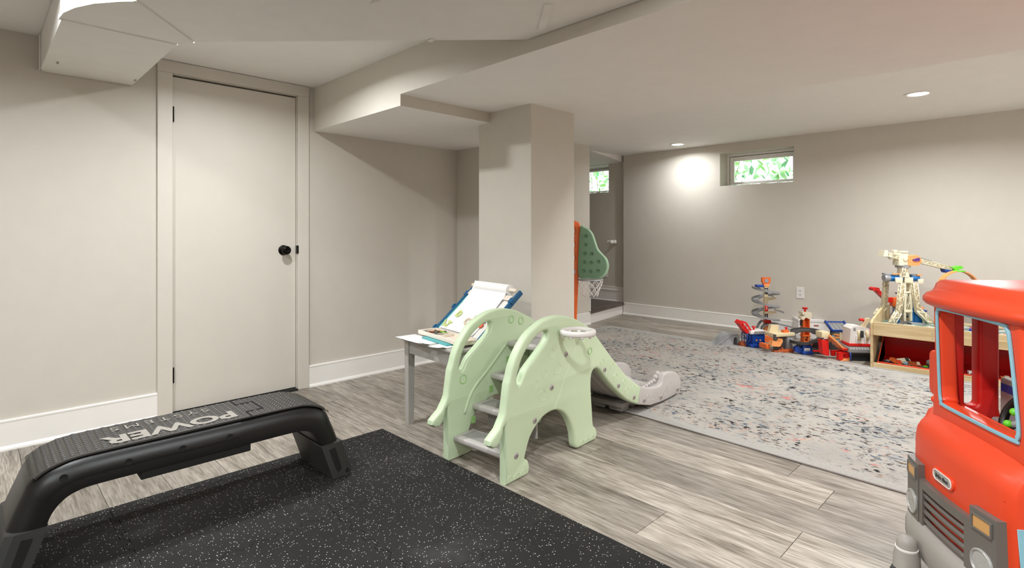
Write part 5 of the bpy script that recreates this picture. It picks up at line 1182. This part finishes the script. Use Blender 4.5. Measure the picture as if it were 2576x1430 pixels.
t = Toy('toy_control_tower', 'small grey octagonal toy control tower on a cream neck, behind the big toy truck', 'toy building', 2332, 806, z=.331)
t.e.location += _f * .16
bm = bmesh.new(); lathe(bm, [(10 * t.k, t.h(777)), (13.5 * t.k, t.h(758))], 8, Matrix.Translation((t.x(2327), 0, 0)), cap=True); ct = obj('cab', bm, M['tgrey'], t.e)
for a in range(8):
    an = R(22.5 + 45 * a); bm = bmesh.new(); mt5 = Matrix.Translation((t.x(2327), 0, t.h(767))) @ Matrix.Rotation(an, 4, 'Z') @ Matrix.Translation((11.2 * t.k, 0, 0)) @ Matrix.Rotation(R(10), 4, 'Y'); box(bm, (-.001, -.011, -.016), (.0022, .011, .014), 0, 1, mt5); obj('window', bm, M['silver'], ct)
t.cyl('cab_roof', 2327, 755, 758.5, 14.5 * t.k, 'tdark', n=8); t.cyl('cab_sill', 2327, 776, 779, 11.5 * t.k, 'tdark', n=8); t.cyl('neck', 2327, 779, 788, .022, 'beige', r2=.014)
t.box('upper_deck', 2314, 786, 2358, 790, -.05, .06, 'blue', .003); t.box('lower_floor', 2314, 804, 2358, 808, -.06, .06, 'tdark', .003)
for x in (2318, 2330, 2342, 2354): t.box('column', x, 790, x + 3, 804, -.04, -.03, 'beige', .001)
t.box('rear_wall', 2316, 790, 2356, 804, .03, .04, 'mixprint', .001); t.disc('gear', 2340, 784, .018, -.01, .01, 'brown', n=10); t.box('orange_car', 2350, 779, 2358, 786, -.01, .03, 'ltor', .003)

t = Toy('toy_loop_track', 'orange toy track bent into a tall loop behind the big toy truck', 'toy track', 2410, 815, z=.331)
bm = bmesh.new(); rgs = []
for i in range(31):
    a = R(180 - 180 * i / 30); c = Vector((t.x(2410) + 52 * t.k * math.cos(a), 0, t.h(815) + 131 * t.k * math.sin(a) ** .8)) if False else Vector((t.x(2410) + 54 * t.k * math.cos(a), 0.012 * math.cos(a), max(0, t.h(735) + 52 * t.k * math.sin(a))))
    d = Vector((math.cos(a), 0, math.sin(a))); rgs.append([c + Vector((0, q, 0)) + d * h for q, h in ((-.022, .006), (-.019, .006), (-.018, 0), (.018, 0), (.019, .006), (.022, .006), (.022, -.003), (-.022, -.003))])
foot = lambda sx: [Vector((sx * 54 * t.k, q, 0)) + Vector((sx, 0, 0)) * h for q, h in ((-.022, .006), (-.019, .006), (-.018, 0), (.018, 0), (.019, .006), (.022, .006), (.022, -.003), (-.022, -.003))]
rgs = [foot(-1)] + rgs + [foot(1)]
loft(bm, rgs); obj('track', bm, M['ltor'], t.e, 35)
t.poly('connector', [(2400, 684), (2424, 684), (2421, 681), (2404, 681)], -.024, .024, 'lime', .001)
